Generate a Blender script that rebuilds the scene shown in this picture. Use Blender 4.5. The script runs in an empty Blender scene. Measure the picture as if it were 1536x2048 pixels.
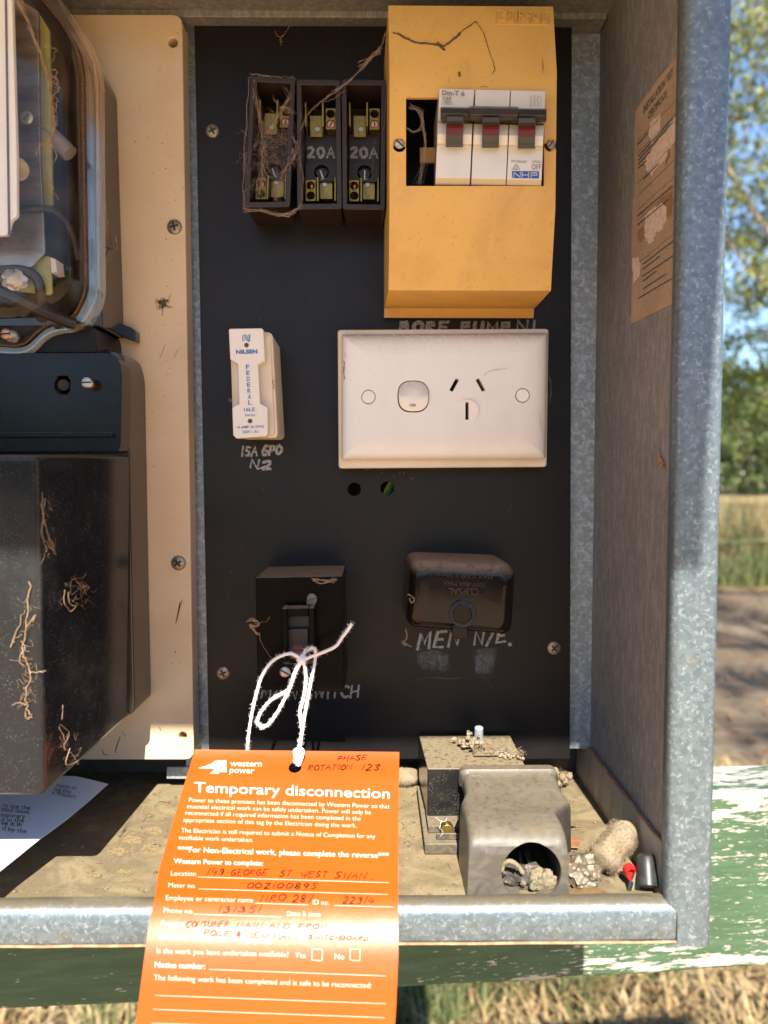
import bpy, bmesh, math, random
from mathutils import Vector, Matrix
R_ = math.radians
random.seed(7)
scn = bpy.context.scene
# ------------------------------------------------------------------ camera
FPX, CX, CY = 1550.0, 768.0, 1024.0
CAM = Vector((0.0, -0.48, 1.35))
yaw, pit = R_(0.665), R_(3.0)
Fw = Vector((math.sin(yaw)*math.cos(pit), math.cos(yaw)*math.cos(pit), -math.sin(pit)))
Rt = Vector((math.cos(yaw), -math.sin(yaw), 0.0))
Up = Rt.cross(Fw)
cd = bpy.data.cameras.new("camera"); cam = bpy.data.objects.new("camera", cd)
scn.collection.objects.link(cam); scn.camera = cam
cam.matrix_world = Matrix(((Rt.x, Up.x, -Fw.x, CAM.x), (Rt.y, Up.y, -Fw.y, CAM.y), (Rt.z, Up.z, -Fw.z, CAM.z), (0, 0, 0, 1)))
cd.sensor_fit = 'HORIZONTAL'; cd.sensor_width = 26.0; cd.lens = 26.0*FPX/1536
cd.clip_start = 0.02; cd.clip_end = 500
cd.dof.use_dof = True; cd.dof.focus_distance = 0.43; cd.dof.aperture_fstop = 7.5
# ------------------------------------------------------------------ light
SEL, SAZ = R_(43.0), R_(1.5)
SUN = Vector((math.sin(SAZ)*math.cos(SEL), -math.cos(SAZ)*math.cos(SEL), math.sin(SEL)))
w = bpy.data.worlds.new("World"); scn.world = w; w.use_nodes = True
wn = w.node_tree
sky = wn.nodes.new('ShaderNodeTexSky'); sky.sky_type = 'NISHITA'; sky.sun_disc = False
sky.sun_elevation = SEL; sky.sun_rotation = math.atan2(SUN.x, SUN.y)
sky.air_density = 1.0; sky.dust_density = 0.3; sky.ozone_density = 4.0
bg = wn.nodes['Background']; bg.inputs['Strength'].default_value = 0.085
wn.links.new(sky.outputs[0], bg.inputs[0])
sd = bpy.data.lights.new("sun", 'SUN'); sd.energy = 4.6; sd.angle = R_(0.5); sd.color = (1.0, 0.93, 0.80)
so = bpy.data.objects.new("sun", sd); scn.collection.objects.link(so)
so.rotation_euler = SUN.to_track_quat('Z', 'Y').to_euler(); so.location = (0, -3, 6)
scn.view_settings.view_transform = 'Standard'; scn.view_settings.look = 'None'
scn.view_settings.exposure = 1.75; scn.view_settings.gamma = 1.0
scn.render.engine = 'CYCLES'
scn.cycles.use_denoising = True; scn.cycles.max_bounces = 10; scn.cycles.diffuse_bounces = 5
scn.cycles.glossy_bounces = 5; scn.cycles.transmission_bounces = 8; scn.cycles.transparent_max_bounces = 12
scn.cycles.caustics_refractive = True; scn.cycles.caustics_reflective = False
scn.cycles.sample_clamp_indirect = 4.0
# ------------------------------------------------------------------ projection helpers: point of the photo at a real depth
def ray(px, py): return Fw*FPX + Rt*(px-CX) - Up*(py-CY)
def P(px, py, d):                    # d = millimetres in front of the switch panel (towards the viewer)
    r = ray(px, py); t = (-d/1000.0 - CAM.y)/r.y; return CAM + r*t
def PX(px, py, X):
    r = ray(px, py); return CAM + r*((X-CAM.x)/r.x)
def PZ(px, py, Z):
    r = ray(px, py); return CAM + r*((Z-CAM.z)/r.z)
def S_(d): return lambda x, y, e=0.0: P(x, y, d+e)
# ------------------------------------------------------------------ materials
def M(name, col, rough=.5, metal=0.0, var=None, var2=None, bump=None, dust=None, specks=None, spec=.5, coat=0.0, cells=None, stretch=(1, 1, 1), emit=None):
    m = bpy.data.materials.new(name); m.use_nodes = True; nt = m.node_tree; N = nt.nodes; L = nt.links
    b = N['Principled BSDF']; b.inputs['Roughness'].default_value = rough; b.inputs['Metallic'].default_value = metal
    b.inputs['Specular IOR Level'].default_value = spec; b.inputs['Coat Weight'].default_value = coat; b.inputs['Coat Roughness'].default_value = .08
    tc = N.new('ShaderNodeTexCoord'); mp = N.new('ShaderNodeMapping'); mp.inputs['Scale'].default_value = stretch
    L.new(tc.outputs['Object'], mp.inputs[0]); vec = mp.outputs[0]
    rgb = N.new('ShaderNodeRGB'); rgb.outputs[0].default_value = (*col, 1); c = rgb.outputs[0]
    def noise(scale, detail=5, rg=.6, dist=0.0):
        n = N.new('ShaderNodeTexNoise'); n.inputs['Scale'].default_value = scale; n.inputs['Detail'].default_value = detail
        n.inputs['Roughness'].default_value = rg; n.inputs['Distortion'].default_value = dist; L.new(vec, n.inputs['Vector']); return n.outputs['Fac']
    def mr(v, a, z, lo=0.0, hi=1.0):
        n = N.new('ShaderNodeMapRange'); n.inputs[1].default_value = a; n.inputs[2].default_value = z
        n.inputs[3].default_value = lo; n.inputs[4].default_value = hi; L.new(v, n.inputs[0]); return n.outputs[0]
    def mix(f, a, col2):
        n = N.new('ShaderNodeMix'); n.data_type = 'RGBA'; L.new(f, n.inputs[0]); L.new(a, n.inputs[6])
        if isinstance(col2, tuple): n.inputs[7].default_value = (*col2, 1)
        else: L.new(col2, n.inputs[7])
        return n.outputs[2]
    def mul(a, k):
        n = N.new('ShaderNodeMath'); n.operation = 'MULTIPLY'; L.new(a, n.inputs[0])
        if isinstance(k, float): n.inputs[1].default_value = k
        else: L.new(k, n.inputs[1])
        return n.outputs[0]
    if cells:                                             # spangle of galvanised sheet: (scale, colour, strength)
        sc, c2, k = cells
        dn = N.new('ShaderNodeTexNoise'); dn.inputs['Scale'].default_value = sc*1.3; dn.inputs['Detail'].default_value = 3; L.new(vec, dn.inputs['Vector'])
        vm = N.new('ShaderNodeVectorMath'); vm.operation = 'MULTIPLY_ADD'; L.new(dn.outputs['Color'], vm.inputs[0]); vm.inputs[1].default_value = (1.1/sc,)*3; L.new(vec, vm.inputs[2])
        vo = N.new('ShaderNodeTexVoronoi'); vo.inputs['Scale'].default_value = sc; L.new(vm.outputs[0], vo.inputs['Vector'])
        sp = N.new('ShaderNodeSeparateColor'); L.new(vo.outputs['Color'], sp.inputs[0])
        c = mix(mul(mr(sp.outputs[0], 0.1, 1.0), k), c, c2)
        L.new(mr(sp.outputs[1], 0, 1, max(rough-.12, .05), min(rough+.15, 1)), b.inputs['Roughness'])
    for v in (var, var2):
        if v:
            sc, c2, lo, hi = v[:4]; c = mix(mr(noise(sc, 6, .62, v[4] if len(v) > 4 else 0.0), lo, hi), c, c2)
    r_out = None
    if specks:
        sc, thr, c2 = specks
        vo = N.new('ShaderNodeTexVoronoi'); vo.inputs['Scale'].default_value = sc; L.new(vec, vo.inputs['Vector'])
        f = mul(mr(vo.outputs['Distance'], thr, thr*.6), mr(noise(sc*.12, 3), .42, .62))
        c = mix(f, c, c2)
    if dust:
        k, c2 = dust[:2]; lo = dust[2] if len(dust) > 2 else .35
        g = N.new('ShaderNodeNewGeometry'); sx = N.new('ShaderNodeSeparateXYZ'); L.new(g.outputs['Normal'], sx.inputs[0])
        f = mul(mul(mr(sx.outputs['Z'], lo, .9), mr(noise(350, 5), .22, .5)), k)
        c = mix(f, c, c2); L.new(mr(f, 0, 1, rough, .9), b.inputs['Roughness'])
        L.new(mr(f, 0, 1, spec, .05), b.inputs['Specular IOR Level'])
    L.new(c, b.inputs['Base Color'])
    if bump:
        bn = N.new('ShaderNodeBump'); bn.inputs['Strength'].default_value = bump[1]; bn.inputs['Distance'].default_value = bump[2] if len(bump) > 2 else .0006
        L.new(noise(bump[0], 6, .65), bn.inputs['Height']); L.new(bn.outputs[0], b.inputs['Normal'])
    return m
def M_clear(name, tint=(.95, .93, .9), base=.014, edge=.26, rough=.05):
    m = bpy.data.materials.new(name); m.use_nodes = True; nt = m.node_tree; N = nt.nodes; L = nt.links
    N.remove(N['Principled BSDF']); out = N['Material Output']
    t = N.new('ShaderNodeBsdfTransparent'); t.inputs[0].default_value = (*tint, 1)
    g = N.new('ShaderNodeBsdfGlossy'); g.inputs['Roughness'].default_value = rough; g.inputs[0].default_value = (.85, .78, .70, 1)
    d = N.new('ShaderNodeBsdfDiffuse'); d.inputs[0].default_value = (.55, .47, .4, 1)
    lw = N.new('ShaderNodeLayerWeight'); lw.inputs[0].default_value = .25
    mr = N.new('ShaderNodeMapRange'); mr.inputs[3].default_value = base; mr.inputs[4].default_value = edge
    L.new(lw.outputs['Facing'], mr.inputs[0])
    mx = N.new('ShaderNodeMixShader'); L.new(mr.outputs[0], mx.inputs[0]); L.new(t.outputs[0], mx.inputs[1]); L.new(g.outputs[0], mx.inputs[2])
    nz = N.new('ShaderNodeTexNoise'); nz.inputs['Scale'].default_value = 60; nz.inputs['Detail'].default_value = 6
    tc = N.new('ShaderNodeTexCoord'); L.new(tc.outputs['Object'], nz.inputs['Vector'])
    m2 = N.new('ShaderNodeMapRange'); m2.inputs[1].default_value = .45; m2.inputs[2].default_value = .8; m2.inputs[3].default_value = .0; m2.inputs[4].default_value = .07
    L.new(nz.outputs['Fac'], m2.inputs[0])
    mx2 = N.new('ShaderNodeMixShader'); L.new(m2.outputs[0], mx2.inputs[0]); L.new(mx.outputs[0], mx2.inputs[1]); L.new(d.outputs[0], mx2.inputs[2])
    L.new(mx2.outputs[0], out.inputs[0]); return m
def M_ink(name, col, cover=.85, scale=900, rough=.7):
    m = M(name, col, rough); nt = m.node_tree; N = nt.nodes; L = nt.links; b = N['Principled BSDF']
    tc = N['Texture Coordinate']; nz = N.new('ShaderNodeTexNoise'); nz.inputs['Scale'].default_value = scale; nz.inputs['Detail'].default_value = 4
    L.new(tc.outputs['Object'], nz.inputs['Vector'])
    mr = N.new('ShaderNodeMapRange'); mr.inputs[1].default_value = .3; mr.inputs[2].default_value = .6; mr.inputs[3].default_value = cover*.35; mr.inputs[4].default_value = cover
    L.new(nz.outputs['Fac'], mr.inputs[0]); L.new(mr.outputs[0], b.inputs['Alpha']); return m
DUST = (.30, .22, .145)
galv = M('galvanised_sheet', (.30, .33, .35), .42, .55, cells=(280, (.52, .57, .60), .7), var=(35, (.20, .22, .23), .5, .8), bump=(500, .12))
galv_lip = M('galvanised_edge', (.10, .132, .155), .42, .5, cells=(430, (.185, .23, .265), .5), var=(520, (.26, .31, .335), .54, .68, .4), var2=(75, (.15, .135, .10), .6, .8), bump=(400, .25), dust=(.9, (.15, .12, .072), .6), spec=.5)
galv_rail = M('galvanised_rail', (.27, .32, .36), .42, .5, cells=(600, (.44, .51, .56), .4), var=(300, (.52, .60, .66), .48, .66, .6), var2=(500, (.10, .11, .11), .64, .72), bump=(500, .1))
galv_wall = M('grimy_galvanised_wall', (.185, .18, .175), .6, .2, var=(330, (.28, .275, .27), .46, .68), var2=(800, (.42, .41, .40), .58, .72), bump=(300, .2), stretch=(1, 1, .28))
tray_m = M('dusty_tray', (.150, .120, .074), .85, 0, var=(38, (.235, .185, .11), .44, .62, 1.2), var2=(600, (.085, .062, .036), .56, .72), specks=(260, .16, (.32, .25, .14)), bump=(900, .35), spec=.15)
flange_m = M('rusty_flange', (.28, .28, .27), .6, .3, var=(60, (.25, .18, .115), .52, .68), var2=(300, (.42, .42, .40), .55, .75), bump=(300, .2), stretch=(1, 1, .4))
rust_m = M('rust_edge', (.26, .14, .07), .8, 0, var=(150, (.36, .26, .16), .45, .65))
black_panel = M('black_panel_board', (.0080, .0070, .0078), .42, 0, var=(7, (.0150, .0125, .0108), .45, .7, .8), var2=(330, (.019, .016, .014), .6, .76), specks=(95, .035, (.2, .17, .14)), bump=(900, .06), spec=.25)
cream_m = M('cream_board', (.64, .49, .325), .42, 0, var=(16, (.56, .40, .25), .42, .7), var2=(300, (.47, .34, .22), .6, .75), specks=(75, .03, (.12, .07, .04)), bump=(300, .04), spec=.4)
brown_gloss = M('dark_brown_bakelite', (.013, .009, .007), .13, 0, var=(40, (.02, .014, .010), .45, .7), specks=(700, .12, (.10, .07, .05)), spec=.6)
black_gloss = M('black_gloss_plastic', (.005, .005, .006), .16, 0, specks=(900, .12, (.05, .046, .042)), var=(60, (.008, .0075, .0075), .45, .75), bump=(700, .05), dust=(.55, DUST, .5), spec=.22)
black_dusty = M('dust_speckled_black_plastic', (.0095, .011, .0135), .13, 0, specks=(1150, .22, (.13, .135, .128)), var=(17, (.030, .032, .034), .48, .72), bump=(500, .05), dust=(.6, (.15, .12, .08), .35), spec=.3)
switch_black = M('black_switch_plastic', (.0035, .0032, .0036), .22, 0, var=(50, (.007, .0052, .005), .5, .75), bump=(500, .04), dust=(.95, (.26, .20, .135), .35), spec=.05)
fuse_brown = M('brown_bakelite', (.018, .0115, .009), .42, 0, var=(120, (.026, .017, .0135), .42, .7), bump=(500, .06), dust=(.5, DUST, .5), spec=.4)
fuse_dark = M('dark_fuse_interior', (.010, .009, .008), .5, 0, var=(200, (.018, .016, .013), .5, .7))
brass = M('tarnished_brass', (.30, .215, .06), .4, .85, var=(300, (.14, .10, .035), .45, .7), bump=(700, .05), stretch=(4, 4, .6))
copper = M('copper_screw', (.62, .32, .18), .35, .8, var=(300, (.35, .18, .1), .5, .7))
screw_m = M('zinc_screw', (.34, .29, .21), .42, .7, var=(500, (.17, .13, .09), .45, .7))
steel_m = M('steel_screw', (.42, .42, .41), .4, .7, var=(500, (.22, .2, .18), .5, .75))
slot_m = M('screw_recess', (.02, .017, .014), .7)
yellow_m = M('aged_yellow_plastic', (.67, .395, .10), .45, 0, var=(22, (.56, .315, .085), .46, .72, .8), var2=(420, (.44, .25, .08), .6, .76), specks=(150, .03, (.2, .11, .04)), bump=(900, .05), dust=(.5, (.33, .22, .1), .03), spec=.4)
white_m = M('aged_white_plastic', (.72, .665, .60), .33, 0, var=(20, (.68, .62, .55), .4, .7), var2=(500, (.60, .53, .46), .63, .76), specks=(110, .03, (.28, .2, .13)), spec=.5)
cream_plastic = M('cream_plastic', (.70, .60, .46), .4, 0, var=(30, (.62, .51, .38), .45, .7), specks=(150, .03, (.3, .2, .12)), spec=.5)
outlet_m = M('white_outlet_plastic', (.735, .71, .675), .22, 0, var=(25, (.68, .645, .60), .45, .75), var2=(700, (.60, .54, .48), .62, .76), specks=(130, .035, (.25, .19, .13)), dust=(.75, (.36, .27, .2), -.02), spec=.55)
breaker_m = M('grey_white_breaker', (.66, .65, .63), .42, 0, var=(60, (.60, .58, .55), .45, .75), specks=(160, .03, (.3, .25, .2)), spec=.45)
toggle_m = M('charcoal_toggle', (.030, .028, .028), .35, 0, var=(120, (.045, .04, .036), .45, .7), spec=.5)
red_m = M('red_indicator', (.11, .006, .008), .4)
red_cap = M('red_cap', (.62, .02, .02), .35)
blue_ink = M('blue_print', (.02, .16, .42), .5)
navy = M('blue_badge', (.01, .08, .36), .4)
grey_ink = M('grey_print', (.17, .165, .16), .6)
faint_ink = M('faint_print', (.22, .03, .03), .6)
white_ink = M('white_print', (.46, .44, .41), .5)
dark_ink = M('dark_print', (.04, .05, .06), .6)
chalk = M_ink('paint_marker', (.42, .42, .43), .9)
chalk_faint = M_ink('rubbed_chalk', (.22, .215, .215), .17, 350)
pen = M('red_brown_pen', (.022, .002, .001), .6, spec=.2)
orange_m = M('orange_tag_plastic', (.50, .062, .0003), .42, 0, spec=.62, var=(9, (.45, .054, .0003), .4, .65), specks=(160, .03, (.25, .03, .002)), bump=(28, .2, .002))
cord_m = M('white_cord', (.80, .80, .80), .85, 0, bump=(1500, .4), spec=.2)
paper_m = M('white_paper', (.74, .72, .76), .8, 0, var=(15, (.69, .67, .72), .4, .7), spec=.2)
sticker_m = M('faded_brown_sticker', (.36, .265, .185), .75, 0, var=(900, (.24, .165, .11), .45, .62), var2=(30, (.40, .295, .205), .45, .7), spec=.2)
sticker_pale = M('peeled_sticker_backing', (.56, .46, .40), .8, 0, var=(300, (.42, .31, .24), .45, .7), specks=(400, .12, (.2, .13, .1)), spec=.2)
sticker_stain = M('sticker_stain', (.22, .12, .05), .7, 0, var=(300, (.30, .18, .09), .45, .7))
neck_m = M('smoky_black_case', (.010, .010, .011), .35, 0, var=(80, (.015, .014, .014), .5, .7), spec=.15)
alu = M('aluminium_chassis', (.34, .31, .28), .34, .75, var=(22, (.15, .125, .105), .38, .62), bump=(60, .1), stretch=(1, 1, 3))
pcb_m = M('olive_circuit_board', (.27, .27, .075), .45, 0, var=(90, (.36, .35, .12), .45, .7))
green_pcb = M('green_circuit_board', (.01, .03, .02), .5, 0, var=(400, (.06, .07, .05), .6, .7))
face_m = M('white_faceplate', (.78, .80, .78), .45, 0, var=(30, (.70, .71, .69), .5, .8))
rubber = M('black_rubber', (.012, .011, .011), .5, 0, var=(200, (.03, .026, .022), .5, .75))
tube_m = M('dusty_green_black_tube', (.016, .018, .016), .45, 0, var=(120, (.07, .075, .06), .45, .72), spec=.5)
gasket_m = M('orange_gasket', (.22, .085, .016), .7, 0, var=(900, (.05, .03, .015), .45, .58))
clear_m = M_clear('clear_polycarbonate')
clear_rim = M_clear('clear_polycarbonate_rim', (.95, .92, .88), .09, .75, .10)
pvc_m = M('weathered_grey_pvc', (.058, .052, .044), .42, 0, var=(70, (.098, .09, .074), .42, .66, 1.8), var2=(45, (.095, .06, .036), .6, .74), specks=(300, .05, (.22, .19, .14)), bump=(500, .15), dust=(.45, (.17, .135, .09), .3), spec=.5)
serv_m = M('dusty_black_service_fuse', (.010, .010, .011), .2, 0, specks=(1500, .3, (.13, .11, .08)), bump=(500, .06), dust=(.97, (.20, .16, .10), .3), spec=.5)
serv_base = M('dusty_grey_fuse_base', (.055, .047, .035), .7, 0, var=(400, (.10, .082, .055), .42, .62), dust=(.8, (.20, .165, .11), .3))
fluff_m = M('pale_fluff', (.21, .16, .10), .95, 0, var=(130, (.27, .225, .165), .4, .65), var2=(60, (.16, .085, .04), .62, .74), bump=(500, .6), spec=.1)
web_m = M('dusty_web', (.22, .155, .115), .9, 0, var=(300, (.34, .27, .215), .4, .65), spec=.1)
web_pale = M('pale_web', (.34, .28, .24), .9, spec=.1)
tan_web = M('tan_web', (.34, .245, .155), .9, 0, var=(300, (.24, .15, .09), .4, .65), spec=.1)
foil_m = M('crumpled_clear_film', (.17, .14, .10), .22, .15, var=(150, (.13, .10, .07), .45, .65), bump=(200, .6, .003), spec=.7)
leaf_m = M('dry_leaf', (.17, .095, .04), .7, 0, var=(200, (.12, .065, .03), .45, .65))
nest_m = M('charred_debris', (.05, .045, .04), .8, 0, var=(250, (.26, .21, .14), .52, .66), bump=(300, .8, .003))
nest_pale = M('pale_debris', (.22, .18, .12), .9, 0, var=(250, (.17, .12, .06), .5, .66), bump=(300, .8, .003))
wire_g = M('green_wire', (.02, .20, .04), .4); wire_y = M('yellow_wire', (.55, .42, .03), .4)
back_dark = M('dark_back_sheet', (.10, .095, .085), .6, .3, var=(60, (.06, .055, .05), .4, .7))
beam_m = M('peeling_green_paint', (.038, .077, .041), .62, 0, var=(170, (.054, .102, .056), .4, .62), bump=(220, .5, .0012), stretch=(.14, 1, 1), spec=.3)
_nt = beam_m.node_tree; _N = _nt.nodes; _L = _nt.links; _b = _N['Principled BSDF']
_c = _b.inputs['Base Color'].links[0].from_socket
_tc = _N['Texture Coordinate']; _mp = _N.new('ShaderNodeMapping'); _mp.inputs['Scale'].default_value = (.16, 1, 1); _L.new(_tc.outputs['Object'], _mp.inputs[0])
def _nz(s, d, lo, hi):
    n = _N.new('ShaderNodeTexNoise'); n.inputs['Scale'].default_value = s; n.inputs['Detail'].default_value = d; n.inputs['Roughness'].default_value = .68; _L.new(_mp.outputs[0], n.inputs['Vector'])
    r = _N.new('ShaderNodeMapRange'); r.inputs[1].default_value = lo; r.inputs[2].default_value = hi; _L.new(n.outputs['Fac'], r.inputs[0]); return r.outputs[0]
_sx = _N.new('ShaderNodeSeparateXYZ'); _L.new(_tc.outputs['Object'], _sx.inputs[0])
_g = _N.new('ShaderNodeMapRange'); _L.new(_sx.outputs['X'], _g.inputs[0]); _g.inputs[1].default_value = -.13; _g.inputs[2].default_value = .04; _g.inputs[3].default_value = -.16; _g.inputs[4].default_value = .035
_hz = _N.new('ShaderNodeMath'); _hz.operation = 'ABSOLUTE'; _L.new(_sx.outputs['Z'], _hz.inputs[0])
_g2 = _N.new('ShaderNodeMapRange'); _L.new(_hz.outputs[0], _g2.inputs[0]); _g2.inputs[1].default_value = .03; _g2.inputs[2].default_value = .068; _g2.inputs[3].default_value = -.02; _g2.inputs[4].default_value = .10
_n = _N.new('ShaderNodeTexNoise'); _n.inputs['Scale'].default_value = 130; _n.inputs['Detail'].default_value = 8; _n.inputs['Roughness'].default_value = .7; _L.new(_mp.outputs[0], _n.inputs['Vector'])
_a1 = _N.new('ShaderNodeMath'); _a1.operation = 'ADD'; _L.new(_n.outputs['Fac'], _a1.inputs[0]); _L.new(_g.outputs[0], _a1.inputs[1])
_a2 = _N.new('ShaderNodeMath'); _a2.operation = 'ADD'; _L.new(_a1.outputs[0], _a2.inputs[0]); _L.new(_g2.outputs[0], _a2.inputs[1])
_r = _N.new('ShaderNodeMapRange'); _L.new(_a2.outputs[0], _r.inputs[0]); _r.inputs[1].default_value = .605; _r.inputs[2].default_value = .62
_m = _N.new('ShaderNodeMix'); _m.data_type = 'RGBA'; _L.new(_r.outputs[0], _m.inputs[0]); _L.new(_c, _m.inputs[6]); _m.inputs[7].default_value = (.36, .335, .29, 1); _mp2 = _N.new('ShaderNodeMapping'); _mp2.inputs['Scale'].default_value = (.22, 1, 1); _L.new(_tc.outputs['Object'], _mp2.inputs[0])
_n2 = _N.new('ShaderNodeTexNoise'); _n2.inputs['Scale'].default_value = 520; _n2.inputs['Detail'].default_value = 5; _n2.inputs['Roughness'].default_value = .6; _L.new(_mp2.outputs[0], _n2.inputs['Vector'])
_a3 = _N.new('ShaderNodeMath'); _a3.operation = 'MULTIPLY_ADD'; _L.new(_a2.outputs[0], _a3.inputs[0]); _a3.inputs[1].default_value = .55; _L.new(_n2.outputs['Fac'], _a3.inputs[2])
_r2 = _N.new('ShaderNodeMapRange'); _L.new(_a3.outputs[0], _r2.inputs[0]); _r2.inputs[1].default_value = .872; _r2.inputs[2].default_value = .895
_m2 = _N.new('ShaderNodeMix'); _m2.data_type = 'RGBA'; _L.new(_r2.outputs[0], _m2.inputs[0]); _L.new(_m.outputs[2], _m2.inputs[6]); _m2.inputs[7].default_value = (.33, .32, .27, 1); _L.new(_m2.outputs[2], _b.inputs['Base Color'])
_hb = _N.new('ShaderNodeBump'); _hb.inputs['Strength'].default_value = .6; _hb.inputs['Distance'].default_value = .0006; _hb.invert = True
_mxr = _N.new('ShaderNodeMath'); _mxr.operation = 'MAXIMUM'; _L.new(_r.outputs[0], _mxr.inputs[0]); _L.new(_r2.outputs[0], _mxr.inputs[1]); _L.new(_mxr.outputs[0], _hb.inputs['Height'])
_old = _b.inputs['Normal'].links[0].from_node; _L.new(_old.outputs[0], _hb.inputs['Normal']); _L.new(_hb.outputs[0], _b.inputs['Normal'])
# ------------------------------------------------------------------ mesh helpers
def V(*a): return Vector(a)
class MB:
    def __init__(s): s.v = []; s.f = []
    def add(s, vs, fs):
        o = len(s.v); s.v += [Vector(p) for p in vs]; s.f += [tuple(i+o for i in f) for f in fs]; return s
    def loft(s, rings, cap0=True, cap1=True, closed=True):
        n = len(rings[0]); o = len(s.v)
        for r in rings: s.v += [Vector(p) for p in r]
        for k in range(len(rings)-1):
            for i in range(n if closed else n-1):
                j = (i+1) % n; a = o+k*n
                s.f.append((a+i, a+j, a+n+j, a+n+i))
        if cap0: s.f.append(tuple(o+i for i in reversed(range(n))))
        if cap1: s.f.append(tuple(o+(len(rings)-1)*n+i for i in range(n)))
        return s
    def box(s, x0, x1, y0, y1, z0, z1):
        return s.loft([[V(x0, y, z0), V(x1, y, z0), V(x1, y, z1), V(x0, y, z1)] for y in (y1, y0)])
    def prism(s, poly, d1, d0, rnd=0, seg=5):      # px outline at depth d1 (front), pushed straight back to d0
        pts = [P(x, y, d1) for x, y in poly]
        if rnd: pts = rround(pts, rnd/1000.0, seg)
        b = [V(p.x, -d0/1000.0, p.z) for p in pts]
        return s.loft([b, pts])
    def stamp(s, poly, dpx, d1, d0, rnd=0, seg=5):  # px outline read at depth dpx, solid from d0 to d1
        pts = [P(x, y, dpx) for x, y in poly]
        if rnd: pts = rround(pts, rnd/1000.0, seg)
        return s.loft([[V(p.x, -d0/1000, p.z) for p in pts], [V(p.x, -d1/1000, p.z) for p in pts]])
    def cyl(s, c0, c1, r0, r1=None, n=20, cap=True):
        r1 = r0 if r1 is None else r1; ax = (c1-c0).normalized(); u = ax.orthogonal().normalized(); w_ = ax.cross(u)
        rg = lambda c, r: [c + (u*math.cos(2*math.pi*i/n) + w_*math.sin(2*math.pi*i/n))*r for i in range(n)]
        return s.loft([rg(c0, r0), rg(c1, r1)], cap, cap)
    def dome(s, c, ax, r, h, n=18, k=5):
        ax = ax.normalized(); u = ax.orthogonal().normalized(); w_ = ax.cross(u); rings = []
        for j in range(k+1):
            a = j/k*math.pi/2*.96; rr = r*math.cos(a); hh = h*math.sin(a)
            rings.append([c+ax*hh+(u*math.cos(2*math.pi*i/n)+w_*math.sin(2*math.pi*i/n))*rr for i in range(n)])
        return s.loft(rings)
    def tube(s, path, r, n=6, cap=True):
        path = [Vector(p) for p in path]; rings = []; pu = None
        for i, p in enumerate(path):
            t = (path[min(i+1, len(path)-1)]-path[max(i-1, 0)])
            if t.length < 1e-9: t = V(0, 0, 1)
            t.normalize()
            u = (pu - t*pu.dot(t)) if pu is not None else t.orthogonal()
            if u.length < 1e-6: u = t.orthogonal()
            u.normalize(); pu = u; w_ = t.cross(u); rr = r[i] if isinstance(r, (list, tuple)) else r
            rings.append([p+(u*math.cos(2*math.pi*k/n)+w_*math.sin(2*math.pi*k/n))*rr for k in range(n)])
        return s.loft(rings, cap, cap)
    def blob(s, c, rx, ry, rz, n=18, k=12, j=.12, rot=None):
        vs = []; fs = []
        ph = [random.random()*6.28 for _ in range(6)]
        for a in range(k+1):
            th = math.pi*a/k
            for b in range(n):
                f = 2*math.pi*b/n
                q = 1+j*(math.sin(3*f+ph[0])*math.sin(2*th+ph[1])+.6*math.sin(5*f+ph[2])*math.sin(4*th+ph[3])+.4*math.sin(7*f+ph[4]+5*th))
                p = V(math.sin(th)*math.cos(f)*rx*q, math.sin(th)*math.sin(f)*ry*q, math.cos(th)*rz*q)
                if rot: p = rot @ p
                vs.append(c+p)
        for a in range(k):
            for b in range(n):
                fs.append((a*n+b, a*n+(b+1) % n, (a+1)*n+(b+1) % n, (a+1)*n+b))
        return s.add(vs, fs)
    def obj(s, name, mat, parent=None, bevel=0, seg=2, ang=35, smooth=True, ba=40):
        base = parent.location if parent is not None else None
        if parent is not None and parent.parent is not None: base = parent['_base'] if '_base' in parent else V(0, 0, 0)
        me = bpy.data.meshes.new(name)
        if parent is None:
            lo = [min(p[i] for p in s.v) for i in range(3)]; hi = [max(p[i] for p in s.v) for i in range(3)]
            base = V((lo[0]+hi[0])/2, (lo[1]+hi[1])/2, lo[2])
        else: base = WB[parent.name]
        me.from_pydata([p-base for p in s.v], [], s.f); me.update()
        bm = bmesh.new(); bm.from_mesh(me); bmesh.ops.remove_doubles(bm, verts=bm.verts, dist=1e-7)
        bmesh.ops.recalc_face_normals(bm, faces=bm.faces); bm.to_mesh(me); bm.free()
        me.materials.append(mat)
        o = bpy.data.objects.new(name, me); scn.collection.objects.link(o)
        if parent is None: o.location = base
        else: o.parent = parent
        WB[o.name] = base
        if smooth: me.shade_smooth(); me.set_sharp_from_angle(angle=R_(ang))
        if bevel: bev(o, bevel, seg, ba)
        return o
WB = {}
def bev(o, wdt, seg=2, ba=40):
    m = o.modifiers.new('bevel', 'BEVEL'); m.width = wdt/1000.0; m.segments = seg; m.limit_method = 'ANGLE'; m.angle_limit = R_(ba); m.harden_normals = True
    m.use_clamp_overlap = True
def rround(pts, r, seg=5):
    out = []; n = len(pts)
    for i in range(n):
        a, b, c = pts[i-1], pts[i], pts[(i+1) % n]
        u = a-b; v = c-b; k = min(r, u.length*.49, v.length*.49)
        p0 = b+u.normalized()*k; p2 = b+v.normalized()*k
        if u.normalized().dot(v.normalized()) < -.985: out.append(b); continue
        for j in range(seg+1):
            t = j/seg; out.append(p0*(1-t)**2+b*2*t*(1-t)+p2*t*t)
    return out
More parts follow.
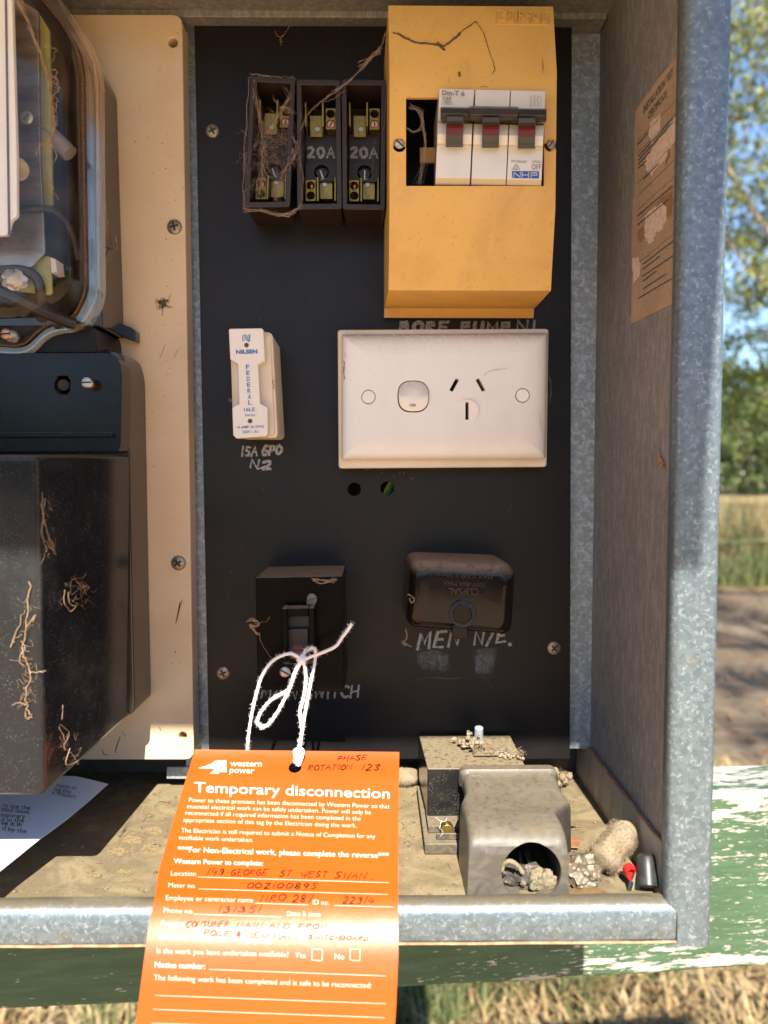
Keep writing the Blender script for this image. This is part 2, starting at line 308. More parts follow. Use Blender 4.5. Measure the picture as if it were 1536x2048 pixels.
def cut(o, *mbs):
    for mb in mbs:
        c = mb.obj('cutter', slot_m, None, smooth=False)
        m = o.modifiers.new('cut', 'BOOLEAN'); m.operation = 'DIFFERENCE'; m.object = c; m.solver = 'EXACT'
        bpy.context.view_layer.update(); dg = bpy.context.evaluated_depsgraph_get()
        me = bpy.data.meshes.new_from_object(o.evaluated_get(dg)); old = o.data; o.modifiers.remove(m); o.data = me; me.name = old.name
        bpy.data.meshes.remove(old); cm = c.data; bpy.data.objects.remove(c); bpy.data.meshes.remove(cm)
    while len(o.data.materials) > 1: o.data.materials.pop()
    for p in o.data.polygons: p.material_index = 0
    o.data.shade_smooth(); o.data.set_sharp_from_angle(angle=R_(35))
    return o
def thing(name, label, cat, loc, group=None):
    o = bpy.data.objects.new(name, None); scn.collection.objects.link(o); o.location = loc; o.empty_display_size = .02
    o['label'] = label; o['category'] = cat
    if group: o['group'] = group
    WB[o.name] = Vector(loc); return o
def tag(o, label, cat, group=None, kind=None):
    if label: o['label'] = label
    if cat: o['category'] = cat
    if group: o['group'] = group
    if kind: o['kind'] = kind
    return o
# ------------------------------------------------------------------ lettering
_fc = {}
def glyphs(txt, bold):
    k = (txt, bold)
    if k not in _fc:
        cu = bpy.data.curves.new('t', 'FONT'); cu.body = txt; cu.size = 1; cu.offset = bold; cu.resolution_u = 3
        o = bpy.data.objects.new('t', cu); scn.collection.objects.link(o); bpy.context.view_layer.update()
        me = o.evaluated_get(bpy.context.evaluated_depsgraph_get()).to_mesh()
        _fc[k] = ([tuple(v.co) for v in me.vertices], [tuple(p.vertices) for p in me.polygons])
        bpy.data.objects.remove(o); bpy.data.curves.remove(cu)
    return _fc[k]
def text(mb, txt, p0, p1, h, S, bold=0.0, e=.12, up=None, shear=0.0, raise_=0.0):
    vs, fs = glyphs(txt, bold); x0 = min(v[0] for v in vs); x1 = max(v[0] for v in vs)
    p0 = V(*p0); p1 = V(*p1); d = p1-p0; u = d.normalized()
    upv = V(*up) if up else V(u.y, -u.x)
    q = [p0+d*((v[0]-x0)/(x1-x0))+upv*(v[1]/.70*h)+u*(shear*v[1]/.70*h) for v in vs]
    mb.add([S(a.x, a.y, e+raise_) for a in q], fs)
    if raise_:
        ec = {}
        for f in fs:
            for i in range(len(f)):
                k = (f[i], f[(i+1) % len(f)]); ec[k] = 1
        o = len(mb.v); n = len(vs)
        mb.v += [S(a.x, a.y, -.2) for a in q]
        for (a, b) in ec:
            if (b, a) not in ec: mb.f.append((o-n+a, o-n+b, o+b, o+a))
GL = {'A': '0,0 .5,1 1,0|.2,.4 .85,.4', 'B': '0,0 0,1 .7,.95 .8,.7 .1,.52 .9,.45 .9,.1 0,0', 'C': '~.95,.85 .5,1 .1,.7 .05,.3 .4,0 .95,.12', 'D': '0,0 0,1 .7,.85 .9,.4 .6,.05 0,0',
 'E': '.95,1 .1,1 0,0 .95,0|.05,.52 .75,.52', 'F': '0,0 .05,1 .95,1|.05,.5 .7,.5', 'G': '~.9,.9 .4,1 .05,.6 .15,.1 .6,0 .95,.2 .9,.45 .5,.45', 'H': '0,0 .05,1|.9,0 .95,1|.05,.5 .9,.5',
 'I': '.5,0 .5,1', 'L': '.05,1 0,0 .9,0', 'M': '0,0 .12,1 .5,.25 .85,1 1,0', 'N': '0,0 .05,1 .9,0 .95,1', 'O': '~.5,1 .05,.75 .05,.25 .5,0 .95,.25 .95,.75 .5,1', 'P': '0,0 .1,1 .8,.95 .85,.6 .1,.48',
 'R': '0,0 .1,1 .8,.95 .85,.65 .1,.5 .95,0', 'S': '~.9,.9 .45,1 .1,.75 .45,.52 .88,.28 .5,0 .05,.1', 'T': '0,1 1,1|.5,1 .45,0', 'U': '~.05,1 .05,.3 .4,0 .85,.25 .95,1', 'W': '0,1 .2,0 .5,.75 .75,0 1,1',
 '0': '~.5,1 .08,.7 .1,.25 .5,0 .92,.3 .9,.75 .5,1', '1': '.6,1 .4,0', '2': '~.1,.8 .4,1 .8,.85 .7,.5 .05,.02 .5,.04 .95,.02', '3': '~.1,.9 .6,1 .8,.75 .4,.53 .85,.3 .5,0 .05,.1', '4': '.3,1 .05,.4 .95,.4|.75,.75 .6,0',
 '5': '.9,1 .25,1 .15,.58 .6,.6 .85,.35 .6,.03 .05,.05', '7': '.05,.95 .95,1 .4,0', '8': '~.5,.52 .15,.75 .5,1 .85,.75 .5,.52 .1,.25 .5,0 .9,.25 .5,.52', '9': '~.85,.7 .5,.5 .15,.7 .5,1 .85,.75 .7,.3 .5,0',
 '.': '.3,.0 .45,.06', '&': '.9,.0 .2,.8 .5,1 .65,.75 .05,.25 .4,0 .95,.4', '/': '.2,-.2 .9,1.05', '-': '.1,.5 .9,.5', ',': '.4,.1 .2,-.2', '~': '0,.3 .3,.5 .6,.25 1,.45'}
def crom(p, k=4):
    o = []
    for i in range(len(p)-1):
        a, b, c, d = p[max(i-1, 0)], p[i], p[i+1], p[min(i+2, len(p)-1)]
        for j in range(k):
            t = j/k; o.append(.5*((2*b)+(c-a)*t+(2*a-5*b+4*c-d)*t*t+(3*b-a-3*c+d)*t**3))
    return o+[p[-1]]
def ribbon(mb, pts, wd, S, e=.12):                  # px polyline of width wd laid on surface S
    L_ = []; R2 = []
    n = len(pts)
    ext = [pts[0]+(pts[0]-pts[1]).normalized()*wd*.35] + list(pts[1:-1]) + [pts[-1]+(pts[-1]-pts[-2]).normalized()*wd*.35] if n > 1 else pts
    for i in range(n):
        t = ext[min(i+1, n-1)]-ext[max(i-1, 0)]
        if t.length < 1e-6: t = V(1, 0)
        t.normalize(); q = V(-t.y, t.x)*wd*.5*(1 if 0 < i < n-1 else .7)
        L_.append(ext[i]+q); R2.append(ext[i]-q)
    o = len(mb.v)
    mb.v += [S(a.x, a.y, e) for a in L_]+[S(a.x, a.y, e) for a in R2]
    mb.f += [(o+i, o+i+1, o+n+i+1, o+n+i) for i in range(n-1)]
def hand(mb, txt, p0, p1, h, wd, S, slant=.2, jit=.07, e=.12, gap=.35):
    p0 = V(*p0); p1 = V(*p1); d = p1-p0; u = d.normalized(); upv = V(u.y, -u.x)
    cw = {'I': .35, '1': .45, '.': .3, ' ': .55, ',': .3, 'M': 1.2, 'W': 1.3}
    tot = sum(cw.get(c, 1)+gap for c in txt)-gap; x = 0
    for c in txt:
        wc = cw.get(c, 1)
        if c in GL:
            for st in GL[c].split('|'):
                sm = st[0] == '~' and len(st) > 1; st = st[1:] if sm else st
                q = []
                for pr in st.split():
                    a, b = map(float, pr.split(',')); a += random.uniform(-jit, jit); b += random.uniform(-jit, jit)
                    q.append(p0+d*((x+a*wc)/tot)+upv*(b*h)+u*(slant*b*h))
                if sm and len(q) > 2: q = crom(q, 3)
                ribbon(mb, q, wd, S, e+random.uniform(0, .05))
        x += wc+gap
def poly(mb, pts, S, e=.1):
    mb.add([S(x, y, e) for x, y in pts], [tuple(range(len(pts)))])
def rag(pts, k=5, j=2.0):              # ragged outline
    out = []
    for i in range(len(pts)):
        a = V(*pts[i]); b = V(*pts[(i+1) % len(pts)])
        for q in range(k): p = a+(b-a)*q/k; out.append((p.x+random.uniform(-j, j)*.5, p.y+random.uniform(-j, j)))
    return out
def circ(mb, cx, cy, rx, ry, S, e=.1, n=24):
    poly(mb, [(cx+rx*math.cos(2*math.pi*i/n), cy+ry*math.sin(2*math.pi*i/n)) for i in range(n)], S, e)
def screw(parent, px, py, d, rpx, mat=None, cross=True, ang=0.0, dome=1.2, slot=True):
    mat = mat or screw_m; c = P(px, py, d); r = (P(px+rpx, py, d)-c).length; ax = V(0, -1, 0)
    o = MB().dome(c, ax, r, dome/1000.0, 20, 5).obj('screw', mat, parent)
    if slot:
        mb = MB(); f = c+ax*(dome/1000.0+.00015)
        for a in ((ang, ang+math.pi/2) if cross else (ang,)):
            u = V(math.cos(a), 0, math.sin(a)); w_ = V(-math.sin(a), 0, math.cos(a)); k = r*(.55 if cross else .85); t = r*.13
            mb.add([f+u*k+w_*t, f-u*k+w_*t, f-u*k-w_*t, f+u*k-w_*t] + [f+ax*-.0012+u*k+w_*t, f+ax*-.0012-u*k+w_*t, f+ax*-.0012-u*k-w_*t, f+ax*-.0012+u*k-w_*t],
                   [(0, 1, 2, 3), (0, 1, 5, 4), (1, 2, 6, 5), (2, 3, 7, 6), (3, 0, 4, 7)])
            f = f+ax*.00006
        mb.obj('slot', slot_m, o, smooth=False)
    return o
def strand(mb, pts, r, jit=.4, k=5, n=4):             # pts: (px, py, d); r in mm
    q = crom([P(*p) for p in pts], k)
    q = [p+V(random.uniform(-1, 1), random.uniform(-1, 1), random.uniform(-1, 1))*jit/1000.0 for p in q]
    mb.tube(q, [r/1000.0*random.uniform(.6, 1.4) for _ in q], n)
# ================================================================== GROUND, TRACK AND FIELD
def ground_mat():
    m = M('ground_litter', (.22, .155, .085), .95, 0, var=(9, (.14, .095, .05), .4, .65, .6), var2=(60, (.30, .23, .13), .5, .7), bump=(40, .8, .02), spec=.1)
    return m
field_m = M('dry_field', (.27, .21, .105), .95, 0, var=(.8, (.20, .155, .075), .4, .65), var2=(12, (.31, .245, .13), .5, .7), spec=.1)
track_m = M('dirt_track', (.12, .09, .063), .95, 0, var=(.9, (.17, .135, .092), .4, .65), var2=(14, (.085, .055, .037), .52, .68), bump=(25, .6, .02), stretch=(.35, 1, 1), spec=.1)
def sheet(name, x0, x1, y0, y1, z, mat, kind='structure', wob=0.0, n=24):
    xs = [x0+(x1-x0)*i/n for i in range(n+1)]
    a = [V(x, y0+random.uniform(-wob, wob), z) for x in xs]; b = [V(x, y1+random.uniform(-wob, wob), z) for x in xs]
    o = MB().loft([a, b], False, False, False).obj(name, mat); o['kind'] = kind; return o
sheet('ground', -220, 220, -220, 220, 0.0, ground_mat())
bounce_apron_m = M('sandy_bounce_apron', (.60, .41, .23), .95, 0, var=(3, (.52, .34, .18), .4, .65), var2=(30, (.66, .47, .28), .5, .7), spec=.1)
sheet('path', -12, 12, -11, -.25, .004, bounce_apron_m, wob=.1)  # unseen pale sand added on the viewer's side to bounce warm light
sheet('track', -30, 40, 2.95, 8.2, .004, track_m, wob=.25)
sheet('field', -150, 200, 9.4, 210, .008, field_m, wob=.3)
grass_dry = M('dry_grass', (.31, .23, .115), .85, 0, var=(3, (.21, .14, .065), .42, .6), var2=(17, (.40, .315, .18), .5, .7), spec=.2)
grass_grn = M('green_grass', (.080, .10, .036), .7, 0, var=(6, (.13, .135, .055), .4, .65), spec=.2)
rush_m = M('dark_rush', (.045, .06, .025), .8, 0, var=(5, (.12, .11, .05), .45, .65), spec=.2)
def blades(mb, n, x0, x1, y0, y1, l0, l1, wd, lean, rnd=random):
    for _ in range(n):
        x = rnd.uniform(x0, x1); y = rnd.uniform(y0, y1); a = rnd.uniform(0, 6.28); l = rnd.uniform(l0, l1); k = rnd.uniform(*lean)
        h = V(math.cos(a), math.sin(a), 0); s = V(-h.y, h.x, 0)*wd*rnd.uniform(.5, 1.4); b = V(x, y, rnd.uniform(-.005, .02)); tw = V(rnd.uniform(-.3, .3), rnd.uniform(-.3, .3), 0)*l
        m = b+(h*math.sin(k*.6)+V(0, 0, 1)*math.cos(k*.6))*l*.5; t = m+(h*math.sin(k*1.15)+V(0, 0, 1)*math.cos(k*1.15))*l*.5+tw*.4
        m.z = max(m.z, .006); t.z = max(t.z, .004)
        mb.add([b-s, b+s, m+s*.8, m-s*.8, t], [(0, 1, 2, 3), (3, 2, 4)])
mb = MB(); blades(mb, 24000, -2.2, 2.6, .5, 2.85, .06, .22, .0035, (.9, 1.75)); tag(mb.obj('dry_grass', grass_dry, smooth=False), None, None, kind='stuff')
mb = MB()
for cx, cy, r, n in ((.52, 1.42, .10, 150), (.15, 1.36, .14, 300), (.33, 1.42, .08, 120), (.74, 1.5, .07, 90), (-.52, 1.3, .16, 300), (1.05, 1.62, .08, 80), (.95, 1.55, .05, 60), (.08, 1.3, .1, 200)):
    for _ in range(n):
        a = random.uniform(0, 6.28); q = r*math.sqrt(random.random())
        blades(mb, 1, cx+q*math.cos(a), cx+q*math.cos(a), cy+q*math.sin(a), cy+q*math.sin(a), .08, .2, .003, (.1, .9))
tag(mb.obj('green_grass', grass_grn, smooth=False), None, None, kind='stuff')
mb = MB(); blades(mb, 12000, 2.2, 9.5, 9.3, 17, .4, .95, .006, (.05, .5)); tag(mb.obj('tall_straw', grass_dry, smooth=False), None, None, kind='stuff')
litter_m = M('leaf_litter', (.19, .10, .047), .85, 0, var=(7, (.12, .06, .027), .4, .6), var2=(23, (.25, .16, .09), .5, .7), spec=.15)
mb = MB()
for _ in range(7000):
    x = random.uniform(-1.5, 5.5); y = random.uniform(.6, 9.3); l = random.uniform(.02, .05); a = random.uniform(0, 6.28)
    h = V(math.cos(a), math.sin(a), random.uniform(-.1, .35))*l; s = V(-math.sin(a), math.cos(a), random.uniform(-.4, .4))*l*.25; c = V(x, y, random.uniform(.012, .03))
    mb.add([c-h, c+s, c+h, c-s], [(0, 1, 2, 3)])
tag(mb.obj('leaf_litter', litter_m, smooth=False), None, None, kind='stuff')
def clump(name, cx, cy, r, n, l0, l1, wd, lean, mat, label, cat, group=None):
    mb = MB()
    for _ in range(n):
        a = random.uniform(0, 6.28); q = r*math.sqrt(random.random()); x = cx+q*math.cos(a); y = cy+q*math.sin(a)
        blades(mb, 1, x, x, y, y, l0, l1, wd, lean)
    return tag(mb.obj(name, mat, smooth=False), label, cat, group)
clump('grass_tussock', 4.30, 8.75, .45, 420, .2, .5, .007, (.15, 1.1), grass_grn, 'low green grass tussock at the far edge of the track nearest the box edge', 'grass clump')
clump('grass_tussock', 4.95, 8.85, .5, 560, .3, .6, .007, (.15, 1.0), grass_grn, 'taller green grass tussock at the right edge of the photo beyond the track', 'grass clump')
clump('rush_clump', 4.45, 9.6, .4, 120, .9, 1.35, .006, (.02, .25), rush_m, 'thin dark rushes standing in straw behind the low tussock', 'rushes')
clump('rush_clump', 5.0, 9.7, .35, 130, .8, 1.25, .006, (.02, .25), rush_m, 'dark rush clump in straw at the right edge of the photo', 'rushes')
bark_m = M('pale_bark', (.38, .29, .22), .85, 0, var=(4, (.22, .16, .12), .4, .65), var2=(20, (.50, .38, .30), .5, .7), bump=(30, .6, .02), stretch=(1, 1, .25), spec=.1)
mb = MB(); mb.tube([V(3.6, 9.3, .38), V(4.2, 9.25, .42), V(4.8, 9.3, .46), V(5.6, 9.25, .50)], [.022, .03, .026, .018], 7)
tag(mb.obj('fence_rail', rush_m), 'dark thin horizontal fence rail crossing the straw beyond the track', 'fence rail')
# ------------------------------------------------------------------ trees
leaf_g = M('gum_leaves', (.14, .16, .042), .5, 0, var=(1.3, (.25, .255, .07), .42, .6), var2=(.5, (.04, .055, .018), .5, .68), spec=.35)
leaf_b = M('bright_leaves', (.13, .165, .027), .5, 0, var=(.9, (.20, .23, .045), .4, .62), var2=(.4, (.06, .085, .02), .5, .72), spec=.3)
leaf_d = M('distant_leaves', (.06, .085, .03), .6, 0, var=(.5, (.13, .15, .045), .42, .65), spec=.25)
def crown(mb, c, rx, rz, nclump, nleaf, ll, rnd, droop=.6):
    for _ in range(nclump):
        while True:
            q = V(rnd.uniform(-1, 1), rnd.uniform(-1, 1), rnd.uniform(-1, 1))
            if .12 < q.length < 1: break
        cc = c+V(q.x*rx, q.y*rx, q.z*rz); cr = rnd.uniform(.25, .62)*rx*.32
        for _ in range(nleaf):
            p = cc+V(rnd.gauss(0, 1), rnd.gauss(0, 1), rnd.gauss(0, .75))*cr*.55
            a = rnd.uniform(0, 6.28); d = V(math.cos(a)*.7, math.sin(a)*.7, -droop+rnd.uniform(-.5, .5)).normalized(); l = ll*rnd.uniform(.6, 1.3)
            s = d.orthogonal().normalized(); s = (Matrix.Rotation(rnd.uniform(0, 6.28), 3, d) @ s)*l*.17
            mb.add([p, p+d*l*.45+s, p+d*l, p+d*l*.45-s], [(0, 1, 2, 3)])
def tree(name, label, x, y, h, rx, rz, zc, ncl, nl, ll, lm, seed, tr=.22, group=None, lean=0.0):
    rnd = random.Random(seed); t = thing(name, label, 'tree', V(x, y, 0), group)
    top = V(x+lean, y, zc+rz*.3); mb = MB()
    mb.tube([V(x, y, -.05), V(x+lean*.25+.08, y, h*.22), V(x+lean*.6-.05, y+.1, h*.42), top], [tr, tr*.78, tr*.6, tr*.25], 10)
    for i in range(7):
        b = V(x+lean*.5, y, h*rnd.uniform(.3, .5)); a = i*.9+rnd.uniform(0, .5); e = V(x+lean+math.cos(a)*rx*.75, y+math.sin(a)*rx*.75, zc+rnd.uniform(-.5, .6)*rz)
        m = (b+e)/2+V(0, 0, -.3); mb.tube([b, m, e], [tr*.3, tr*.18, tr*.05], 7)
    mb.obj('trunk', bark_m, t)
    mb = MB(); crown(mb, V(x+lean, y, zc), rx, rz, ncl, nl, ll, rnd); mb.obj('crown', lm, t, smooth=False); return t
tree('gum_tree', 'tall leafy gum tree beyond the field edge, its foliage filling the upper right corner', 8.6, 14, 13, 3.4, 4.4, 8.4, 300, 85, .16, leaf_g, 3, group=None, lean=-.6)
tree('gum_tree', 'bright green bushy tree behind the tall gum, lower right of the sky', 10.4, 18, 8, 2.9, 2.2, 4.3, 130, 80, .17, leaf_b, 5)
tree('gum_tree', 'dense dark tree low on the field edge, its shade meeting the straw', 14.6, 25, 8, 3.6, 1.7, 3.0, 170, 60, .24, leaf_d, 9)
for i, (x, y, h, sd_) in enumerate(((18, 45, 10, 21), (21.5, 44, 9, 27), (24.5, 47, 8, 28), (27.5, 48, 12, 22), (31, 52, 11, 23), (9, 50, 10, 24), (0, 55, 11, 25), (-12, 52, 12, 26))):
    tree('distant_tree', 'far dark green tree in the line beyond the straw field', x, y, h, 4.0, h*.42, h*.41, 110, 45, .5, leaf_d, sd_, .3, 'trees in the far line beyond the field')
tree('gum_tree', 'gum tree behind the viewer, whose shade stripes the dirt track', 3.6, -6.2, 13, 2.0, 3.2, 10.4, 60, 40, .2, leaf_g, 31)
mb = MB(); rb = random.Random(77)
for k in range(16): crown(mb, V(-17+k*2.25+rb.uniform(-.6, .6), -12.5+rb.uniform(-1.5, 1), rb.uniform(1.3, 1.9)), 2.1, 1.7, 30, 24, .5, rb)
tag(mb.obj('unseen_tree_belt', leaf_d, smooth=False), None, None, kind='stuff')  # unseen belt added behind the viewer so glossy faces reflect dark foliage
# ================================================================== TIMBER BEAM
def beam():
    zz = (.53, .576); xs = (-120, 1700); out = []
    A = CAM+ray(0, 2022)*(.53/FPX); B = CAM+ray(1536, 1936)*(.576/FPX); zb = (A.z+B.z)/2; A.z = B.z = zb
    d = (B-A); d.z = 0; L0 = d.length; d.normalize(); back = V(-d.y, d.x, 0)
    a = A-d*.25; b = A+d*(L0+.5); hgt = .131; th = .058
    n = 40; ring = []
    for i in range(n+1):
        p = a+(b-a)*(i/n); j = lambda: V(0, 0, random.uniform(-.0012, .0012))
        ring.append([p+j(), p+V(0, 0, hgt)+j(), p+back*th+V(0, 0, hgt)+j(), p+back*th+j()])
    c = (a+b)/2+V(0, 0, hgt/2)
    return ring, c, math.atan2(d.y, d.x)
ring, c, ang = beam()
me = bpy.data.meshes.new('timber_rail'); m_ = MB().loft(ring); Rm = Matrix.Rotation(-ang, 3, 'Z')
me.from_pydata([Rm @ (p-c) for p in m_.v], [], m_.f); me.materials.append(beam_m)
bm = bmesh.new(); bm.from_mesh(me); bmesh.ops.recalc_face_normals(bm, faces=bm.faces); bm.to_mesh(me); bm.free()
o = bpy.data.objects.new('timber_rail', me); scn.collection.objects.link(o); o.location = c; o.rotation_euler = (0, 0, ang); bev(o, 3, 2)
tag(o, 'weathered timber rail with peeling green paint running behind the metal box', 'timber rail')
# ================================================================== CABINET
XW = P(1190, 943, -5).x                       # inner face of the right wall
FZ = CAM.z-.203                               # floor of the box
TZ = P(600, 21, 10).z                         # underside of the top
LIPD = 135.0
cab = thing('meter_cabinet', 'open galvanised steel meter box mounted on the green timber rail', 'meter box', V(0, .035, FZ-.01))
XL = -.30
MB().box(XL, XW+.02, .036, .0375, FZ-.006, TZ+.03).obj('back_sheet', back_dark, cab)
MB().box(XL, XW, -LIPD/1000+.004, .036, FZ-.0015, FZ).obj('floor_tray', tray_m, cab)
MB().box(XL, XW+.02, -LIPD/1000, .036, TZ, TZ+.0015).obj('top_sheet', galv_wall, cab)
yF = -LIPD/1000
MB().box(XW, XW+.0015, yF+.001, .036, FZ-.006, TZ).obj('side_wall', galv_wall, cab)
MB().box(XL-.0015, XL, yF, .036, FZ-.006, TZ).obj('side_wall', galv_wall, cab)
# right lip, folded: inner bead, face, outer return
xi = P(1352, 943, LIPD).x; xo = P(1446, 943, LIPD).x; zt = TZ+.02; zb = P(1400, 1893, LIPD).z
prof = [(xi+.0005, .010), (xi, .004), (xi+.0012, .0012), (xi+.0035, 0), (xo-.003, 0), (xo-.0008, .0012), (xo, .004), (xo, .045)]
prof = [(x, yF+y) for x, y in prof]
mb = MB(); mb.loft([[V(x, y, zb) for x, y in prof]+[V(x-.001*(1 if k > 3 else -1), y+.0012, zb) for k, (x, y) in reversed(list(enumerate(prof)))], [V(x, y, zt) for x, y in prof]+[V(x-.001*(1 if k > 3 else -1), y+.0012, zt) for k, (x, y) in reversed(list(enumerate(prof)))]])
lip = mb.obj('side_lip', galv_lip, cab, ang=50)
MB().box(xi+.0016, XW+.0005, yF+.0062, yF+.0075, FZ, TZ).obj('lip_return', galv_wall, cab)
# bottom lip
zin = P(800, 1788, LIPD-9).z; zbot = P(700, 1891, LIPD+1).z; x1 = P(1351.5, 1850, LIPD).x
pr = [(-LIPD+10.5, FZ-.001), (-LIPD+9.0, zin-.001), (-LIPD+8.2, zin), (-LIPD+3.0, zin-.0004), (-LIPD+.8, zin-.0020), (-LIPD-.6, zin-.0052), (-LIPD-.6, zbot+.002), (-LIPD+.4, zbot), (-LIPD+1.9, zbot), (-LIPD+.8, zbot+.002), (-LIPD+.8, zin-.006), (-LIPD+2.4, zin-.0035), (-LIPD+4, zin-.0018), (-LIPD+6.5, zin-.0015), (-LIPD+8.5, FZ-.001)]
mb = MB(); xsn = [XL-.02+(x1-XL+.02)*i/30 for i in range(31)]
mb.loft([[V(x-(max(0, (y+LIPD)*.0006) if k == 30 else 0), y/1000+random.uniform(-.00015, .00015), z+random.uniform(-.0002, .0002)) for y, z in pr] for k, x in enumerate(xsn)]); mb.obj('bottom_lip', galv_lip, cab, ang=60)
mb = MB(); mb.tube([V(x, -(LIPD+.5)/1000, zbot+.0003+random.uniform(-.0002, .0002)) for x in xsn], .0007, 5); mb.obj('rust_line', rust_m, cab)
mb = MB(); mb.tube([V(x1+.0002, -(LIPD+.4)/1000, zbot+.001), V(x1+.0002, -(LIPD+.4)/1000, zin-.006), V(x1+.0001, -(LIPD-2)/1000, zin-.002), V(x1-.004, -(LIPD-8)/1000, zin+.0004)], .00045, 6); mb.obj('corner_seam', rubber, cab)
# flange folded up along the wall foot
zf = PX(1185, 1500, XW).z
mb = MB(); n = 24
ys = [.03+(yF+.008-.03)*i/n for i in range(n+1)]
mb.loft([[V(XW-.0012-.0016, y, FZ), V(XW-.0012-.001, y, zf+random.uniform(-.0006, .0006)), V(XW-.0002, y, zf+.0002), V(XW-.0002, y, FZ)] for y in ys]); mb.obj('wall_flange', flange_m, cab)
mb = MB(); mb.tube([V(XW-.0016, y, zf+random.uniform(-.0004, .0006)) for y in ys], .0008, 5); mb.obj('rust_line', rust_m, cab)
mb = MB(); ST_ = lambda x, y, e=0: PZ(x, y, FZ+.0002+e*.0005)
for x, y, rx, ry in ((273, 1658, 9, 4), (311, 1662, 16, 9), (265, 1680, 22, 9), (301, 1695, 17, 10), (235, 1703, 22, 8), (330, 1605, 12, 4), (250, 1745, 20, 6), (340, 1740, 16, 6), (1150, 1655, 9, 4), (1118, 1610, 7, 3), (190, 1750, 16, 5), (1180, 1735, 9, 4)):
    poly(mb, rag([(x+rx*math.cos(a), y+ry*math.sin(a)) for a in [2*math.pi*k/9 for k in range(9)]], 4, 2.6), ST_, random.uniform(.05, .3))
mb.obj('dust_patches', M('pale_dust_patch', (.25, .19, .10), .9, 0, var=(700, (.15, .115, .068), .44, .58), bump=(900, .4), spec=.1), cab, smooth=False)
# rails
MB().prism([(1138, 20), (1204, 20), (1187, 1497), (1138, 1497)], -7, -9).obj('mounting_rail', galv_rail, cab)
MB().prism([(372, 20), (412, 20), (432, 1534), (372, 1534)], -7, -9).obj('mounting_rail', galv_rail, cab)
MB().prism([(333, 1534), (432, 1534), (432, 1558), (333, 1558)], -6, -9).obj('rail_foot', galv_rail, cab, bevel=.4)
mb = MB()
mb.loft([[V(x, -.0095, P(x0, y0, 9.5).z), V(x, -.0095, P(x0, y0+15, 9.5).z), V(x, .02, P(x0, y0+15, 9.5).z+.0005), V(x, .02, P(x0, y0, 9.5).z)] for x, x0, y0 in ((XL, 400, 20), (XW-.0008, 1200, 22))]); mb.obj('top_rail', galv_wall, cab, bevel=.6)
# door, hinged up out of the picture: it shades the upper half of the box
da = R_(15); dl = .509; dy = -(LIPD/1000); dz = TZ+.012
u = V(0, -math.cos(da), math.sin(da)); nrm = V(0, math.sin(da), math.cos(da))
def plate(x0, x1, a, b, t): 
    q = [V(x0, dy, dz)+u*a, V(x1, dy, dz)+u*a, V(x1, dy, dz)+u*b, V(x0, dy, dz)+u*b]; return MB().loft([q, [p+nrm*t for p in q]])
dr = plate(XL-.02, xo+.004, .001, dl, .002).obj('door', cream_m, cab)
for a, b in ((.001, .016), (dl-.016, dl)):
    q = [V(XL-.02, dy, dz)+u*a-nrm*.0, V(xo+.004, dy, dz)+u*a, V(xo+.004, dy, dz)+u*b, V(XL-.02, dy, dz)+u*b]
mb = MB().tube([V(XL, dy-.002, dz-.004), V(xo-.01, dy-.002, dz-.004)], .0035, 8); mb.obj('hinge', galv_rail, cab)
# ================================================================== BLACK PANEL BOARD
pan = thing('switch_panel', 'large black insulating panel board carrying the fuses and switches', 'switch panel', P(770, 1510, 0))
o = MB().prism([(388, 24), (1144, 24), (1140, 1518), (418, 1518)], 0, -5).obj('board', black_panel, pan)
hole = lambda px, py, r, d0, d1: MB().cyl(P(px, py, d0), V(P(px, py, d0).x, -d1/1000, P(px, py, d0).z), (P(px+r, py, d0)-P(px, py, d0)).length, n=28)
cut(o, hole(708, 979, 13, 6, -12), hole(775, 977, 13.5, 6, -12)); bev(o, .35, 1)
for sx, sy, a in ((425, 262, .5), (446, 1346, .4), (1108, 1296, .75)): screw(pan, sx, sy, .1, 13.5, ang=a)
mb = MB(); S = S_(0)
hand(mb, '15A GPO', (482, 912), (562, 908), 17, 5.4, S, .15, .08)
hand(mb, 'N2', (500, 936), (540, 939), 17, 5.8, S, .12, .08); ribbon(mb, [V(516, 938), V(528, 934), V(542, 939)], 4, S, .2)
hand(mb, 'BORE PUMP', (800, 663), (1020, 664), 19, 8, S, .12, .05, gap=.5); hand(mb, 'N1', (1035, 662), (1073, 662), 20, 7, S, .0, .04)
hand(mb, 'MAIN', (522, 1395), (592, 1399), 24, 5.2, S, .12, .05); hand(mb, 'SWITCH', (610, 1397), (716, 1394), 22, 5.4, S, .1, .06)
hand(mb, 'MEN', (834, 1297), (916, 1291), 30, 7.5, S, .28, .05, gap=.5); hand(mb, 'N/E', (948, 1289), (1010, 1283), 26, 7, S, .25, .05)
circ(mb, 1020, 1289, 4, 4, S)
mb.obj('marker_lettering', chalk, pan, smooth=False)
mb = MB()
ribbon(mb, [V(836, 1358), V(870, 1355), V(900, 1358), V(922, 1357)], 3.5, S); ribbon(mb, [V(948, 1354), V(990, 1354)], 3, S); ribbon(mb, [V(968, 1352), V(984, 1373)], 3, S)
for k in range(26):
    x0 = random.choice((random.uniform(944, 968), random.uniform(826, 880))); y0 = random.uniform(1296, 1318); w0 = random.uniform(12, 34); h0 = random.uniform(14, 36)
    poly(mb, [(x0+random.uniform(-3, 3), y0), (x0+w0*.5, y0-random.uniform(0, 4)), (x0+w0, y0+random.uniform(-3, 3)), (x0+w0+random.uniform(-4, 2), y0+h0), (x0+w0*.5, y0+h0+random.uniform(0, 5)), (x0+random.uniform(-2, 4), y0+h0)], S, .03+k*.012)
mb.obj('rubbed_chalk', chalk_faint, pan, smooth=False)
mb = MB()
